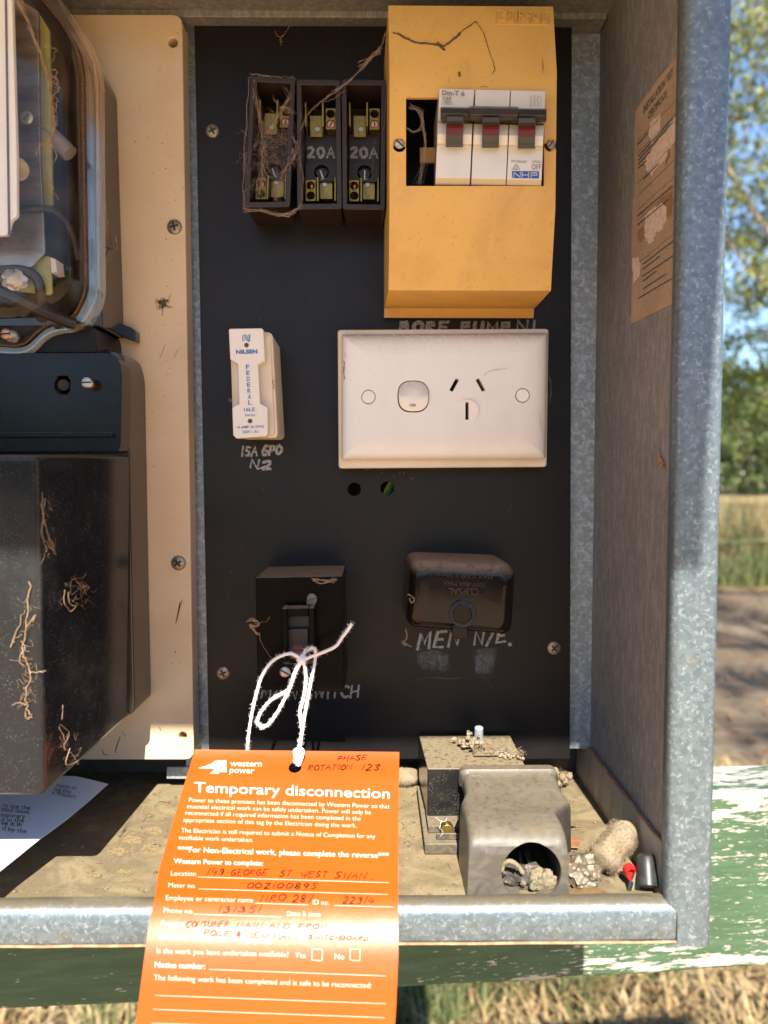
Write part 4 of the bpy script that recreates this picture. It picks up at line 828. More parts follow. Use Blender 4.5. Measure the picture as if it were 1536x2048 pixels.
mb.loft([[P(x, y+(x-880)*.016, d) for y, d in ((216, 68), (214, 76), (218, 81), (228, 82.5), (238, 80), (241, 74), (240, 67))] for x in (1037.3, 1093)]); mb.obj('toggle_link_bar', toggle_m, brk, bevel=.4)
mb = MB(); S = S_(67.2)
text(mb, 'Din-T 6', (884, 190), (929, 192), 10, S, bold=.018); text(mb, 'C63', (885, 199), (902, 199.5), 6, S, bold=.02); text(mb, '6000', (889, 206.5), (900, 207), 4.5, S)
for a, b in (((884, 202), (904, 202.4)), ((884, 208), (904, 208.4)), ((884, 202), (884, 208)), ((904, 202.4), (904, 208.4))): ribbon(mb, [V(*a), V(*b)], .8, S)
for i in range(3):
    x = 1062+i*7; ribbon(mb, [V(x, 191), V(x, 199)], 1.6, S); ribbon(mb, [V(x-2, 200), V(x+1, 207), V(x-1, 211), V(x+1, 213)], 1, S)
ribbon(mb, [V(1082, 192), V(1082, 213)], .9, S)
text(mb, 'DTCB6363C', (1023, 324.5), (1054, 326), 4.5, S); text(mb, '675767', (1064, 325.5), (1082, 326), 4.5, S); text(mb, 'OFF', (1063, 339), (1082, 339.5), 11, S)
for a, b in (((1024.5, 338.5), (1040, 339)), ((1040, 339), (1032, 328)), ((1032, 328), (1024.5, 338.5))): ribbon(mb, [V(*a), V(*b)], 1.1, S)
for i in range(10): 
    a, b = 2*math.pi*i/10, 2*math.pi*(i+1)/10; ribbon(mb, [V(1032.3+3*math.cos(a), 335+3*math.sin(a)), V(1032.3+3*math.cos(b), 335+3*math.sin(b))], .9, S)
mb.obj('lettering', grey_ink, brk, smooth=False)
mb = MB(); poly(mb, [(1024, 342), (1078, 342.5), (1078, 357), (1024, 356)], S, .05); bd = mb.obj('badge', navy, brk, smooth=False)
mb = MB()
for st in ([(1027, 354), (1028, 345), (1040, 354), (1041, 345)], [(1045, 345), (1044, 354.5)], [(1044, 350), (1057, 350)], [(1057.5, 345), (1057, 354.7)], [(1062, 354.7), (1062.5, 345.7), (1074, 345.7), (1074, 350.5), (1062, 350.5)]): ribbon(mb, [V(*p) for p in st], 3, S, .12)
mb.obj('lettering', white_ink, bd, smooth=False)
mb = MB()
for _ in range(16): strand(mb, [(816+random.uniform(0, 6), 205+random.uniform(0, 15), 56), (838+random.gauss(0, 3), 222+random.gauss(0, 3), 55), (846+random.gauss(0, 2), 250, 54), (851+random.gauss(0, 2), 290, 54), (846+random.gauss(0, 3), 330, 52), (838+random.gauss(0, 5), 368, 52)], random.uniform(.03, .07), .5, 4, 3)
for _ in range(12): strand(mb, [(842+random.gauss(0, 6), 225+random.gauss(0, 8), 54), (846, 240, 54), (840+random.gauss(0, 3), 258, 55), (826, 264+random.gauss(0, 2), 57), (815, 256, 58)], random.uniform(.03, .07), .4, 4, 3)
webtag(mb, 'fine grey web in the dark gap left of the circuit breaker', web_pale)
# ================================================================== WHITE FUSE HOLDER
fh = thing('fuse_holder', 'white fuse holder with blue lettering and a waisted front plate on the black panel', 'fuse holder', P(515, 882, 0))
a_ = P(562, 672, 0); b_ = P(562, 880, 0); c_ = P(470, 880, 0)
fr = [P(459, 661, 36), P(545, 664, 36), P(556, 876, 36), P(466, 876, 36)]
bk = [V(p.x+(.0006 if i in (0, 3) else -.0002), -.0002, p.z-.0008+(.0012 if i > 1 else -.0008)) for i, p in enumerate(fr)]
o = MB().loft([rround(bk, .003, 4), rround(fr, .003, 4)]).obj('base', cream_plastic, fh, bevel=1.2, seg=3)
MB().prism([(464, 668), (541, 670), (549, 870), (470, 870)], 37.5, 36, 1.5).obj('recess', cream_plastic, fh, bevel=.6)
pl = [(457, 660), (459, 657), (523, 656), (527, 660), (530, 721), (516, 729), (520, 807), (535, 814), (536, 868), (532, 873), (472, 877), (466, 870), (464, 815), (478, 807), (475, 728), (460, 719)]
o = MB().prism(pl, 45, 38).obj('front_plate', white_m, fh)
cut(o, MB().cyl(P(493, 690, 50), P(493, 690, 39), .00115, n=18), MB().cyl(P(500, 842, 50), P(500, 842, 39), .00115, n=18)); bev(o, .6, 2)
mb = MB(); S = S_(45.1)
text(mb, 'NILSEN', (472, 707.5), (515, 706.5), 7.5, S, bold=.045)
for i, c in enumerate('FEDERAL'): text(mb, c, (492+i*.75-(0 if c != 'L' else 0), 738+i*11.9), (499+i*.75, 737.7+i*11.9), 8.6, S, bold=.012)
text(mb, '16LE', (488, 823), (510, 822), 7, S, bold=.012); text(mb, 'Series', (490, 832.5), (510, 832), 5, S); text(mb, '16 AMP 26 SWG', (474, 857), (528, 855.5), 5.2, S, bold=.008); text(mb, '250V - A1', (485, 866.5), (516, 865.5), 5.2, S, bold=.008)
for st in ([(485.5, 682), (485.5, 671), (488, 669.5), (498, 681), (499, 669)], [(488.5, 683), (488.5, 674.5), (497, 683), (499, 683), (500, 670)], [(491, 669), (496.5, 676), (496.5, 669)]): ribbon(mb, [V(*p) for p in st], 1.7, S)
mb.obj('lettering', blue_ink, o, smooth=False)
mb = MB()
for pts in ([(458, 798), (460, 803), (463, 800), (459, 795)], [(547, 760), (545, 766), (549, 772), (546, 776)]): strand(mb, [(x, y, 37) for x, y in pts], .2, .4)
webtag(mb, 'speck of orange web on the edge of the white fuse holder', tan_web)
# ================================================================== POWER OUTLET
go = thing('power_outlet', 'white single power outlet with a rocker switch on a cream mounting block', 'power outlet', P(885, 938, 0))
MB().prism([(675, 659), (1098, 657), (1094, 934), (677, 937)], 19, .2, 2.2).obj('mounting_block', cream_plastic, go, bevel=1.2, seg=3)
pz = [(684, 671), (1093, 668), (1088, 918), (684, 920)]
pts = rround([P(x, y, 20) for x, y in pz], .0012, 3); cc = sum(pts, V(0, 0, 0))/len(pts)
def ins(k, kz, dd): return [V(cc.x+(p.x-cc.x)*(1-k), -dd/1000, cc.z+(p.z-cc.z)*(1-kz)) for p in pts]
o = MB().loft([ins(0, 0, 19.2), ins(0, 0, 23.0), ins(.012, .02, 24.6), ins(.035, .06, 26.2), ins(.07, .12, 27.3), ins(.13, .2, 28), ins(.25, .36, 28.4)]).obj('plate', outlet_m, go, ang=22)
def slot(px, py, ln, wd, a): 
    u = V(math.sin(a), -math.cos(a)); v = V(u.y, -u.x); c = V(px, py); q = [c+u*ln/2+v*wd/2, c-u*ln/2+v*wd/2, c-u*ln/2-v*wd/2, c+u*ln/2-v*wd/2]; return MB().stamp([(p.x, p.y) for p in q], 28.4, 36, 17)
def slotf(px, py, ln, wd, a):
    m = slot(px, py, ln, wd, a); f = slot(px, py, ln*1.18, wd*1.9, a)
    return m
cut(o, slot(908.5, 770, 27, 7.5, .5), slot(961, 770, 27, 7.5, -.5), slot(934, 822, 35, 6.5, 0), MB().stamp([(795, 761), (858, 761), (858, 825), (795, 825)], 28.4, 36, 20.5, 8.2, 8),
    MB().cyl(P(737, 794, 32), P(737, 794, 26.5), .0042, n=28), MB().cyl(P(1045, 791, 32), P(1045, 791, 26.5), .0042, n=28))
for x, y in ((737, 794), (1045, 791)): MB().cyl(P(x, y, 26.6), P(x, y, 28.3), .0038, n=28).obj('screw_cap', outlet_m, go, bevel=.4)
MB().prism([(850, 735), (1000, 735), (1000, 860), (850, 860)], 19.16, 19.04).obj('slot_shade_plate', slot_m, go)  # dark sheet behind the slots, their shade put into its colour
ro = MB().cyl(P(934, 822, 28.35), P(934, 822, 28.65), (P(957, 822, 28)-P(934, 822, 28)).length, n=36).obj('earth_disc', outlet_m, go)
cut(ro, slot(934, 822, 35, 6.5, 0)); 
ox = lambda k: [(826+(x-826)*k, 793+(y-793)*k) for x, y in ((803, 763), (849, 763), (856, 771), (856, 816), (849, 823), (804, 823), (797, 816), (796, 771))]
fr0 = rround([P(x, y, 27) for x, y in ((797, 763), (856, 763), (856, 823), (797, 823))], .0078, 8)
def tilt(L_, dtop, dmid, dbot):
    zs = [p.z for p in L_]; z1, z0 = max(zs), min(zs); out = []
    for p in L_:
        t = (p.z-z0)/(z1-z0); d = dbot+(dmid-dbot)*t/.45 if t < .45 else dmid+(dtop-dmid)*(t-.45)/.55; out.append(V(p.x, -d/1000, p.z))
    return out
rk = MB(); c0 = sum(fr0, V(0, 0, 0))/len(fr0); r1 = tilt(fr0, 27.6, 31.2, 29); r2 = [V(c0.x+(p.x-c0.x)*.9, p.y-.0006, c0.z+(p.z-c0.z)*.9) for p in r1]
nx = 14
rings = [[V(p.x, -.0195, p.z) for p in fr0], r1, r2]
rk.loft(rings, True, False)
o_ = len(rk.v); cap = [V(c0.x, -.0318, c0.z-.0006)]; base_i = len(rk.v)-len(fr0)
rk.v.append(cap[0]); rk.f += [(base_i+i, base_i+(i+1) % len(fr0), o_) for i in range(len(fr0))]
o = rk.obj('rocker', outlet_m, go, ang=50)
mb = MB(); text(mb, '15A', (820, 813), (832, 812.5), 5.5, S_(30.9), bold=.02); mb.obj('lettering', dark_ink, o, smooth=False)
mb = MB()
for pts in ([(692, 700), (690, 720), (688, 738), (689, 758)], [(687, 722), (692, 728), (696, 730)]):
    for _ in range(3): strand(mb, [(x+random.gauss(0, .8), y, 25.8) for x, y in pts], .2, .4)
for pts in ([(968, 752), (978, 742), (995, 739), (1012, 738)], [(1055, 735), (1068, 760), (1074, 800), (1082, 850), (1084, 870)], [(1098, 752), (1102, 775), (1101, 800), (1099, 808)], [(1099, 755), (1103, 782), (1099, 795)]): strand(mb, [(x, y, 28.9 if x < 1050 else 27.5 if x < 1090 else 18) for x, y in pts], .1, .3)
webtag(mb, 'brown web scraps stuck to the face of the white power outlet', web_m)
mb = MB()
for x, y in ((733, 939), (763, 946), (800, 946), (808, 946), (823, 957), (788, 953)): c = P(x, y, .6); mb.blob(c, .0004, .0004, .0004, 6, 4)
tag(mb.obj('crumbs', fluff_m, smooth=False), None, None, kind='stuff')
# ================================================================== MAIN SWITCH
ms = thing('main_switch', 'square edged black main switch with a loop handle and white cord tied to it', 'main switch', P(600, 1384, 0))
MB().prism([(511, 1155), (684, 1152), (689, 1385), (515, 1380)], 50, .2, .8).obj('case', switch_black, ms, bevel=.8)
MB().prism([(564, 1219), (629, 1217), (631, 1327), (566, 1329)], 51, 50.05, 2).obj('handle_recess', rubber, ms)
mb = MB().prism([(563, 1217), (574, 1217), (576, 1325), (565, 1325)], 62, 50.1, 1); mb.obj('handle_bar', switch_black, ms, bevel=.6)
mb = MB().prism([(617, 1216), (628, 1216), (630, 1318), (619, 1318)], 62, 50.1, 1); mb.obj('handle_bar', switch_black, ms, bevel=.6)
t_ = MB().prism([(574.3, 1217), (616.7, 1216), (617, 1233), (574.6, 1234)], 60, 50.1, .5).obj('handle_top', switch_black, ms, bevel=.6)
mb = MB(); text(mb, 'UPSIDE', (582, 1229), (609, 1228), 7, S_(60.1)); 
mb.v = mb.v and mb.v; 
mb = MB().prism([(577, 1258), (616, 1257), (617, 1312), (578, 1313)], 54, 51.1, .5); tg = mb.obj('toggle', rubber, ms, bevel=.6)
mb = MB(); text(mb, '80A', (587, 1299), (606, 1298.5), 8, S_(54.1), bold=.01); text(mb, 'ON', (590, 1310), (603, 1309.5), 8, S_(54.1), bold=.01); mb.obj('lettering', faint_ink, tg, smooth=False)
mb = MB().prism([(577, 1317), (597, 1317), (597, 1327), (577, 1327)], 52, 51.1, .8).obj('catch', switch_black, ms, bevel=.4)
m = MB().prism([(613, 1195), (618, 1187), (628, 1187), (634, 1194), (634, 1202), (629, 1212), (612, 1210)], 52.5, 50.1, 1.2).obj('screw', M('grey_screw', (.12, .12, .125), .4, .5), ms, bevel=.6)
mb = MB(); ribbon(mb, [V(615, 1201), V(632, 1196)], 2.5, S_(52.55)); mb.obj('slot', slot_m, m, smooth=False)
screw(ms, 570, 1344, 50.05, 11, steel_m, False, -.5, .9)
mb = MB()
for pts in ([(495, 1242), (505, 1240), (516, 1246), (512, 1255), (500, 1250), (508, 1262), (513, 1268)], [(518, 1266), (522, 1280), (530, 1298), (543, 1315)], [(520, 1245), (535, 1242), (541, 1233)]):
    for _ in range(4 if pts[0][0] == 495 else 1): strand(mb, [(x+random.gauss(0, 1.6 if pts[0][0] == 495 else .3), y+random.gauss(0, 1.6 if pts[0][0] == 495 else .3), 51) for x, y in pts], .22 if pts[0][0] == 495 else .12, .5)
for _ in range(9): strand(mb, [(625+random.gauss(0, 3), 1158+random.gauss(0, 2), 50.5), (648+random.gauss(0, 4), 1162+random.gauss(0, 3), 50.7), (672+random.gauss(0, 3), 1158+random.gauss(0, 4), 50.5)], .12, .4)
webtag(mb, 'light brown web tufts on the front of the black main switch', tan_web)
# ================================================================== NEUTRAL LINK COVER
nl = thing('neutral_link', 'dusty rounded black neutral link cover with a central hexagonal knob', 'neutral link', P(920, 1275, 0))
fr = [P(822, 1122, 44), P(1018, 1129, 44), P(1034, 1146, 44), P(1027, 1274, 44), P(812, 1258, 44)]
bk = [V(p.x+dx/1000, -.0002, p.z+dz/1000) for p, dx, dz in zip(fr, (-1.2, -.5, 0, 0, -1.2), (.8, .8, .2, -.2, -.4))]
F0 = rround(fr, .007, 6); B0 = rround(bk, .007, 6); cF = sum(F0, V(0, 0, 0))/len(F0)
def shr(mm, d): return [V(p.x-(p.x-cF.x)/abs(p.x-cF.x+1e-9)*min(mm/1000, abs(p.x-cF.x)*.9)*min(1, abs(p.x-cF.x)/.02), -d/1000, p.z-(p.z-cF.z)/abs(p.z-cF.z+1e-9)*min(mm/1000, abs(p.z-cF.z)*.9)*min(1, abs(p.z-cF.z)/.012)) for p in F0]
o = MB().loft([B0, shr(-.3, 30), shr(0, 35), shr(.5, 38.5), shr(1.6, 41.2), shr(3.2, 43), shr(5.4, 44), shr(7.5, 44.2)]).obj('cover', M('brown_black_gloss', (.006, .005, .0047), .10, 0, specks=(700, .12, (.06, .05, .042)), var=(40, (.010, .007, .006), .45, .7), bump=(120, .12), dust=(.97, (.30, .22, .15), .15), spec=.26), nl)
o.data.set_sharp_from_angle(angle=R_(70))
kx, ky = 925, 1228
hexp = lambda r, d: [P(kx+r*math.cos(a), ky+r*math.sin(a), d) for a in [math.pi/3*i+.35 for i in range(6)]]
MB().cyl(P(kx, ky, 43.5), P(kx, ky, 46), (P(kx+27, ky, 44)-P(kx, ky, 44)).length, n=28).obj('boss', rubber, nl, bevel=.7)
MB().loft([hexp(22, 46.05), hexp(20, 52)]).obj('knob', black_gloss, nl, bevel=.5)
MB().prism([(904, 1252), (936, 1254), (938, 1270), (933, 1280), (908, 1278), (903, 1268)], 46, 30, 1.5).obj('clip', black_gloss, nl, bevel=1)
mb = MB(); S = S_(44.3); ud = (0.04, 1)
text(mb, 'CLIPSAL', (957, 1177), (897, 1176), 14, S, bold=.01, e=0, up=ud, raise_=.25); text(mb, '500V-80A MAX', (971, 1166), (886, 1162), 9, S, e=0, up=ud, raise_=.2); text(mb, 'MAX CABLE 50mm', (985, 1151), (871, 1145), 8, S, e=0, up=ud, raise_=.2)
mb.obj('embossed_lettering', M('worn_black_letters', (.016, .0135, .012), .3, spec=.4), nl)
mb = MB()
for pts, d_ in (([(815, 1189), (822, 1192), (828, 1200), (822, 1205), (820, 1196)], 45), ([(812, 1258), (813, 1275), (808, 1285), (815, 1290), (822, 1294)], 30), ([(804, 1282), (812, 1288), (808, 1291), (804, 1284)], 20)):
    for _ in range(2): strand(mb, [(x, y, d_) for x, y in pts], .2, .5)
webtag(mb, 'small web threads at the left edge of the neutral link cover', tan_web)
# ================================================================== CORD AND ORANGE TAG
td = [(1480, 62), (1503, 64), (1560, 79), (1640, 99), (1720, 118.5), (1770, 130.5), (1800, 137.5), (1830, 142.8), (1860, 147), (1890, 150.2), (1920, 152.6), (1960, 155), (2000, 156.6), (2060, 158.5), (2120, 159.5), (2200, 160)]
def tdep(y):
    for i in range(len(td)-1):
        if td[i][0] <= y <= td[i+1][0] or i == len(td)-2:
            a, b, c, d_ = td[max(i-1, 0)], td[i], td[i+1], td[min(i+2, len(td)-1)]; t = (y-b[0])/(c[0]-b[0])
            m1 = (c[1]-a[1])/(c[0]-a[0])*(c[0]-b[0]); m2 = (d_[1]-b[1])/(d_[0]-b[0])*(c[0]-b[0])
            return (2*t**3-3*t*t+1)*b[1]+(t**3-2*t*t+t)*m1+(-2*t**3+3*t*t)*c[1]+(t**3-t*t)*m2
ST = lambda x, y, e=0: P(x, y, tdep(y))+V(0, -.78, .62)*e*.001
def tx(pts, y):
    for (a, b), (c, d_) in zip(pts, pts[1:]):
        if a <= y <= c or (c, d_) == pts[-1]: return b+(d_-b)*(y-a)/(c-a)
tl_ = [(1500, 390), (1560, 371), (1640, 347), (1740, 318), (1800, 309), (1852, 297), (1920, 288), (1990, 279), (2048, 272), (2200, 262)]; tr_ = [(1507, 798.5), (1640, 797), (1760, 796), (1900, 797), (2000, 793), (2048, 790), (2200, 783)]
ny, nx = 90, 22; top = []; bot = []
for j in range(ny+1):
    row = []
    for i in range(nx+1):
        u = i/nx; y = (1499+5.0*u)+(2190-1499)*j/ny; xl = tx(tl_, max(y, 1500)); xr = tx(tr_, max(y, 1507)); row.append(ST(xl+(xr-xl)*u, y))
    top.append(row); bot.append([p+V(0, .78, -.62)*.0004 for p in row])
mb = MB(); n = nx+1; mb.v = [p for r in top for p in r]+[p for r in bot for p in r]; k = (ny+1)*n
for j in range(ny):
    for i in range(nx): a = j*n+i; mb.f += [(a, a+1, a+n+1, a+n), (k+a, k+a+n, k+a+n+1, k+a+1)]
for j in range(ny): mb.f += [(j*n, j*n+n, k+j*n+n, k+j*n), (j*n+nx, k+j*n+nx, k+j*n+n+nx, j*n+n+nx)]
for i in range(nx): mb.f += [(i, k+i, k+i+1, i+1), (ny*n+i, ny*n+i+1, k+ny*n+i+1, k+ny*n+i)]
dt = thing('disconnection_tag', 'bright orange plastic notice tag tied by white cord, draped over the bottom lip', 'notice tag', ST(540, 1800))
o = mb.obj('tag_sheet', orange_m, dt, ang=60)
hc = ST(590, 1535); cut(o, MB().cyl(hc-V(0, -.35, .93)*.004, hc+V(0, -.35, .93)*.004, (P(603, 1535, tdep(1535))-P(590, 1535, tdep(1535))).length, n=32))
mb = MB()
z6 = lambda x, y: (270+x*.35807, 1480+y*.35807); z7 = lambda x, y: (270+x*.35807, 1740+y*.35807)
def tt(s, a, b, h, z=z6, bold=-.006, **k): text(mb, s, z(*a), z(*b), h*.358, ST, bold=bold, e=.1, **k)
tt('western', (530, 146), (708, 149), 33, bold=.012, shear=.12); tt('power', (528, 183), (665, 187), 33, bold=.012, shear=.12)
for q in ([(352, 157), (388, 146), (385, 160)], [(392, 146), (424, 132), (419, 161), (388, 161)], [(428, 130), (452, 114), (446, 145), (424, 150)], [(458, 113), (482, 113), (478, 145), (450, 145)], [(486, 113), (510, 113), (510, 145), (482, 145)], [(424, 152), (447, 148), (440, 161), (422, 162)], [(448, 148), (477, 148), (474, 170), (440, 168)], [(481, 148), (511, 148), (513, 180), (478, 180)], [(440, 171), (474, 173), (467, 190), (418, 187)]): poly(mb, [z6(*p) for p in q], ST, .1)
tt('Temporary disconnection', (330, 291), (1422, 327), 57, bold=.012)
tt('Power to these premises has been disconnected by Western Power so that', (302, 346), (1422, 383), 25); tt('essential electrical work can be safely undertaken. Power will only be', (290, 382), (1318, 416), 25)
tt('reconnected if all required information has been completed in the', (281, 418), (1260, 451), 25); tt('appropriate section of this tag by the Electrician doing the work.', (270, 457), (1238, 490), 25)
tt('The Electrician is still required to submit a Notice of Completion for any', (258, 516), (1342, 550), 25); tt('notifiable work undertaken.', (246, 556), (660, 570), 25)
tt('***For Non-Electrical work, please complete the reverse***', (238, 625), (1418, 661), 31, bold=.012); tt('Western Power to complete:', (217, 690), (715, 702), 29, bold=.012)
tt('Location', (201, 757), (340, 760), 27); tt('Meter no.', (187, 823), (340, 828), 27)
tt('Employee or contractor name', (173, 168), (660, 182), 28, z7); tt('ID no.', (993, 193), (1085, 196), 28, z7); tt('Phone no.', (160, 238), (328, 244), 28, z7); tt('Date & time', (850, 255), (1035, 260), 26, z7); tt('Reason', (147, 310), (273, 314), 28, z7)
tt('Electrical Contractor to complete:', (135, 386), (768, 409), 31, z7, bold=.012); tt('Is the work you have undertaken notifiable?', (122, 465), (858, 487), 30, z7); tt('Yes', (893, 489), (953, 492), 30, z7); tt('No', (1115, 497), (1168, 499), 30, z7)
tt('Notice number:', (110, 543), (392, 553), 32, z7, bold=.012); tt('The following work has been completed and is safe to be reconnected:', (105, 615), (1320, 660), 31, z7)
def ln(a, b, z=z7, w_=1.1):
    A, B = V(*z(*a)), V(*z(*b)); ribbon(mb, [A+(B-A)*i/12 for i in range(13)], w_, ST, .1)
ln((350, 765), (1415, 797), z6); ln((355, 832), (1412, 863), z6); ln((670, 185), (968, 195)); ln((1110, 198), (1440, 207)); ln((330, 247), (820, 262)); ln((275, 318), (1400, 348)); ln((412, 555), (1403, 592)); ln((110, 700), (1400, 747)); ln((100, 778), (1395, 825)); ln((95, 855), (1390, 903)); ln((90, 935), (1385, 985))
for x0, x1_ in ((990, 1048), (1203, 1258)):
    for a, b in (((x0, 440), (x1_, 443)), ((x1_, 443), (x1_-3, 507)), ((x1_-3, 507), (x0-2, 503)), ((x0-2, 503), (x0, 440))): ln(a, b)
mb.obj('printed_lettering', white_ink, o, smooth=False)
mb = MB()
def th(s, a, b, h, z=z6, w_=2.3, **k): hand(mb, s, z(*a), z(*b), h*.358, w_, ST, .35, .09, .14, **k)
th('PHASE', (1130, 117), (1290, 110), 26); th('ROTATION', (965, 171), (1205, 165), 28); th('123.', (1262, 168), (1385, 170), 32)
th('149', (400, 753), (492, 756), 36); th('GEORGE', (535, 757), (735, 755), 32); th('ST', (805, 760), (868, 762), 32); th('WEST', (922, 765), (1070, 768), 32); th('SWAN .', (1115, 772), (1330, 778), 34); th('002100895', (622, 828), (1015, 830), 30)
th('NRO', (703, 178), (838, 170), 34, z7); th('287', (875, 182), (990, 180), 42, z7); th('22314', (1155, 186), (1330, 188), 36, z7); th('131351', (460, 236), (700, 238), 34, z7)
th('CONSUMER', (285, 318), (520, 318), 32, z7); th('MAIN AND', (565, 320), (865, 326), 28, z7); th('FROM', (910, 328), (1070, 330), 26, z7); th('POLE & NEW MAIN', (383, 362), (900, 388), 28, z7); th('SWITCHBOARD', (965, 385), (1300, 394), 22, z7)
mb.obj('pen_handwriting', pen, o, smooth=False)
cordt = thing('cord', 'white fuzzy cord knotted round the main switch handle and threaded through the orange tag', 'cord', P(603, 1500, 66))
mb = MB()
paths = [[(603, 1320, 66), (590, 1310, 68), (578, 1307, 67), (555, 1315, 66), (537, 1330, 65), (522, 1356, 64), (512, 1390, 64), (507, 1410, 64), (500, 1450, 62), (495, 1490, 60), (493, 1520, 60)],
 [(606, 1320, 66), (625, 1312, 70), (650, 1303, 72), (672, 1292, 73), (684, 1275, 74), (694, 1262, 76), (703, 1248, 78)],
 [(604, 1320, 67), (592, 1338, 69), (584, 1362, 70), (578, 1378, 68), (562, 1388, 67), (542, 1400, 66), (523, 1422, 66), (515, 1440, 66), (518, 1450, 67), (528, 1453, 68), (540, 1445, 68), (556, 1422, 69), (568, 1400, 70), (580, 1375, 72), (590, 1345, 70), (604, 1323, 67)],
 [(606, 1322, 66), (611, 1342, 68), (611, 1370, 70), (606, 1398, 71), (600, 1420, 71), (601, 1440, 71), (604, 1458, 71), (601, 1480, 71), (597, 1500, 70), (595, 1515, 69), (597, 1526, 70.5)],
 [(616, 1301, 60), (622, 1296, 64.5), (629, 1298, 64), (631, 1310, 62), (628, 1335, 64), (622, 1362, 68), (617, 1388, 70), (612, 1415, 71), (607, 1445, 71.5), (603, 1470, 71.5), (599, 1500, 70.5), (594, 1512, 70), (590, 1526, 70)],
 [(604, 1320, 67), (608, 1308, 65), (612, 1300, 62.5), (616, 1297, 58)]]
for q in paths:
    c_ = crom([P(*p) for p in q], 12); ph = random.uniform(0, 6.28); acc = 0; hel = ([], [], [])
    for i, p in enumerate(c_):
        t = (c_[min(i+1, len(c_)-1)]-c_[max(i-1, 0)]); t = t.normalized() if t.length > 1e-9 else V(0, 0, 1); acc += (p-c_[max(i-1, 0)]).length
        u = t.cross(V(0, 1, 0)); u = u.normalized() if u.length > 1e-6 else V(1, 0, 0); w2 = t.cross(u)
        for s_ in range(3): a = ph+acc/.0042*6.28+s_*2.094; hel[s_].append(p+(u*math.cos(a)+w2*math.sin(a))*.00044)
    for hh in hel: mb.tube(hh, [.00051*random.uniform(.88, 1.12) for _ in hh], 6)
    for p in c_[::3]:
        for _ in range(6):
            dv = V(random.gauss(0, 1), random.gauss(0, 1), random.gauss(0, 1)).normalized(); mb.tube([p+dv*.0008, p+dv*.0015+V(random.uniform(-.4, .4), 0, random.uniform(-.4, .4))*.001, p+dv*.0021], .00005, 3, False)
mb.blob(P(604, 1320, 67), .0026, .0022, .0024, 14, 10, .2); mb.obj('strand', cord_m, cordt)
mb = MB(); mb.tube(crom([P(x, y, d_) for x, y, d_ in ((590, 1500, 71), (600, 1497, 71.5), (606, 1503, 71), (602, 1520, 72), (597, 1530, 72.5), (592, 1520, 72), (589, 1505, 71), (590, 1500, 71))], 5), .0009, 8); mb.obj('hitch', cord_m, cordt)
# ================================================================== THINGS ON THE FLOOR OF THE BOX
sf = thing('service_fuse', 'dusty black service fuse standing on its base at the back of the tray', 'service fuse', V(P(930, 1500, 20).x, -.03, FZ))
ztop = P(880, 1537, 56).z; zbt = P(880, 1632, 56).z
xa0 = P(855, 1560, 56).x; xa1 = P(1020, 1475, 3).x
MB().loft([[V(xa0, -.056, zbt), V(xa1, -.056, zbt), V(xa1, -.056, ztop), V(xa0, -.056, ztop)], [V(xa0-.0018, -.004, zbt), V(xa1, -.004, zbt), V(xa1, -.004, ztop+.0006), V(xa0-.0018, -.004, ztop+.0006)]]).obj('carrier', serv_m, sf, bevel=.7)
x0b = P(851, 1690, 78).x
MB().box(x0b-.0006, x0b+.046, -.080, -.003, FZ+.0004, FZ+.006).obj('base', serv_base, sf, bevel=.6)
MB().box(x0b+.002, x0b+.022, -.068, -.02, FZ+.0062, zbt-.0002).obj('foot', serv_base, sf, bevel=.5)
MB().cyl(V(x0b+.012, -.0685, FZ+.010), V(x0b+.012, -.074, FZ+.010), .0036, n=18).obj('terminal', brass, sf, bevel=.4)
mb = MB(); mb.box(x0b+.006, x0b+.022, -.0755, -.0742, FZ+.0062, FZ+.0095); mb.obj('lug', serv_base, sf, bevel=.4)
MB().box(P(940, 1480, 20).x-.0002, P(985, 1480, 20).x, -.040, -.018, ztop+.0003, ztop+.0016).obj('raised_panel', serv_m, sf, bevel=.4)
mb = MB(); strand(mb, [(884, 1640, 78), (880, 1655, 80), (886, 1665, 80), (881, 1672, 80)], .07, .2); strand(mb, [(872, 1635, 76), (884, 1644, 78), (896, 1636, 76)], .07); webtag(mb, 'pale thread caught under the front of the service fuse', cord_m)
# nest on top of it
mb = MB(); zz = ztop+.003
for _ in range(46): mb.blob(V(P(945, 1490, 25).x+random.gauss(0, .0036), -.028+random.gauss(0, .004), zz+abs(random.gauss(0, .0022))), random.uniform(.0007, .0016), random.uniform(.0007, .0016), random.uniform(.0006, .0013), 8, 6, .3)
for _ in range(34): t = random.random(); mb.blob(V(P(960+75*t, 1500, 25).x, -.034-.012*t+random.gauss(0, .0012), ztop+.0012+random.random()*.0012), random.uniform(.0006, .0013), random.uniform(.0006, .0012), .0008, 8, 5, .3)
for _ in range(120):
    t = random.random(); p = V(P(935+100*t, 1495, 25).x, -.03-.012*t+random.gauss(0, .002), ztop+.002+random.random()*.003); q = [p]
    for _ in range(3): q.append(q[-1]+V(random.gauss(0, 1), random.gauss(0, 1), random.gauss(0, .5))*.0018)
    mb.tube(q, .00009, 3, False)
tag(mb.obj('debris_nest', fluff_m), 'clump of pale insect debris heaped on the service fuse', 'debris')
mb = MB(); cc_ = V(P(957, 1465, 22).x, -.022, ztop+.004); mb.cyl(cc_, cc_+V(0, -.002, .0085), .0027, .0026, 18); o = mb.obj('plastic_peg', M('translucent_peg', (.24, .27, .28), .35, spec=.6), bevel=.5); tag(o, 'small pale grey plastic peg standing in the debris on the service fuse', 'peg')
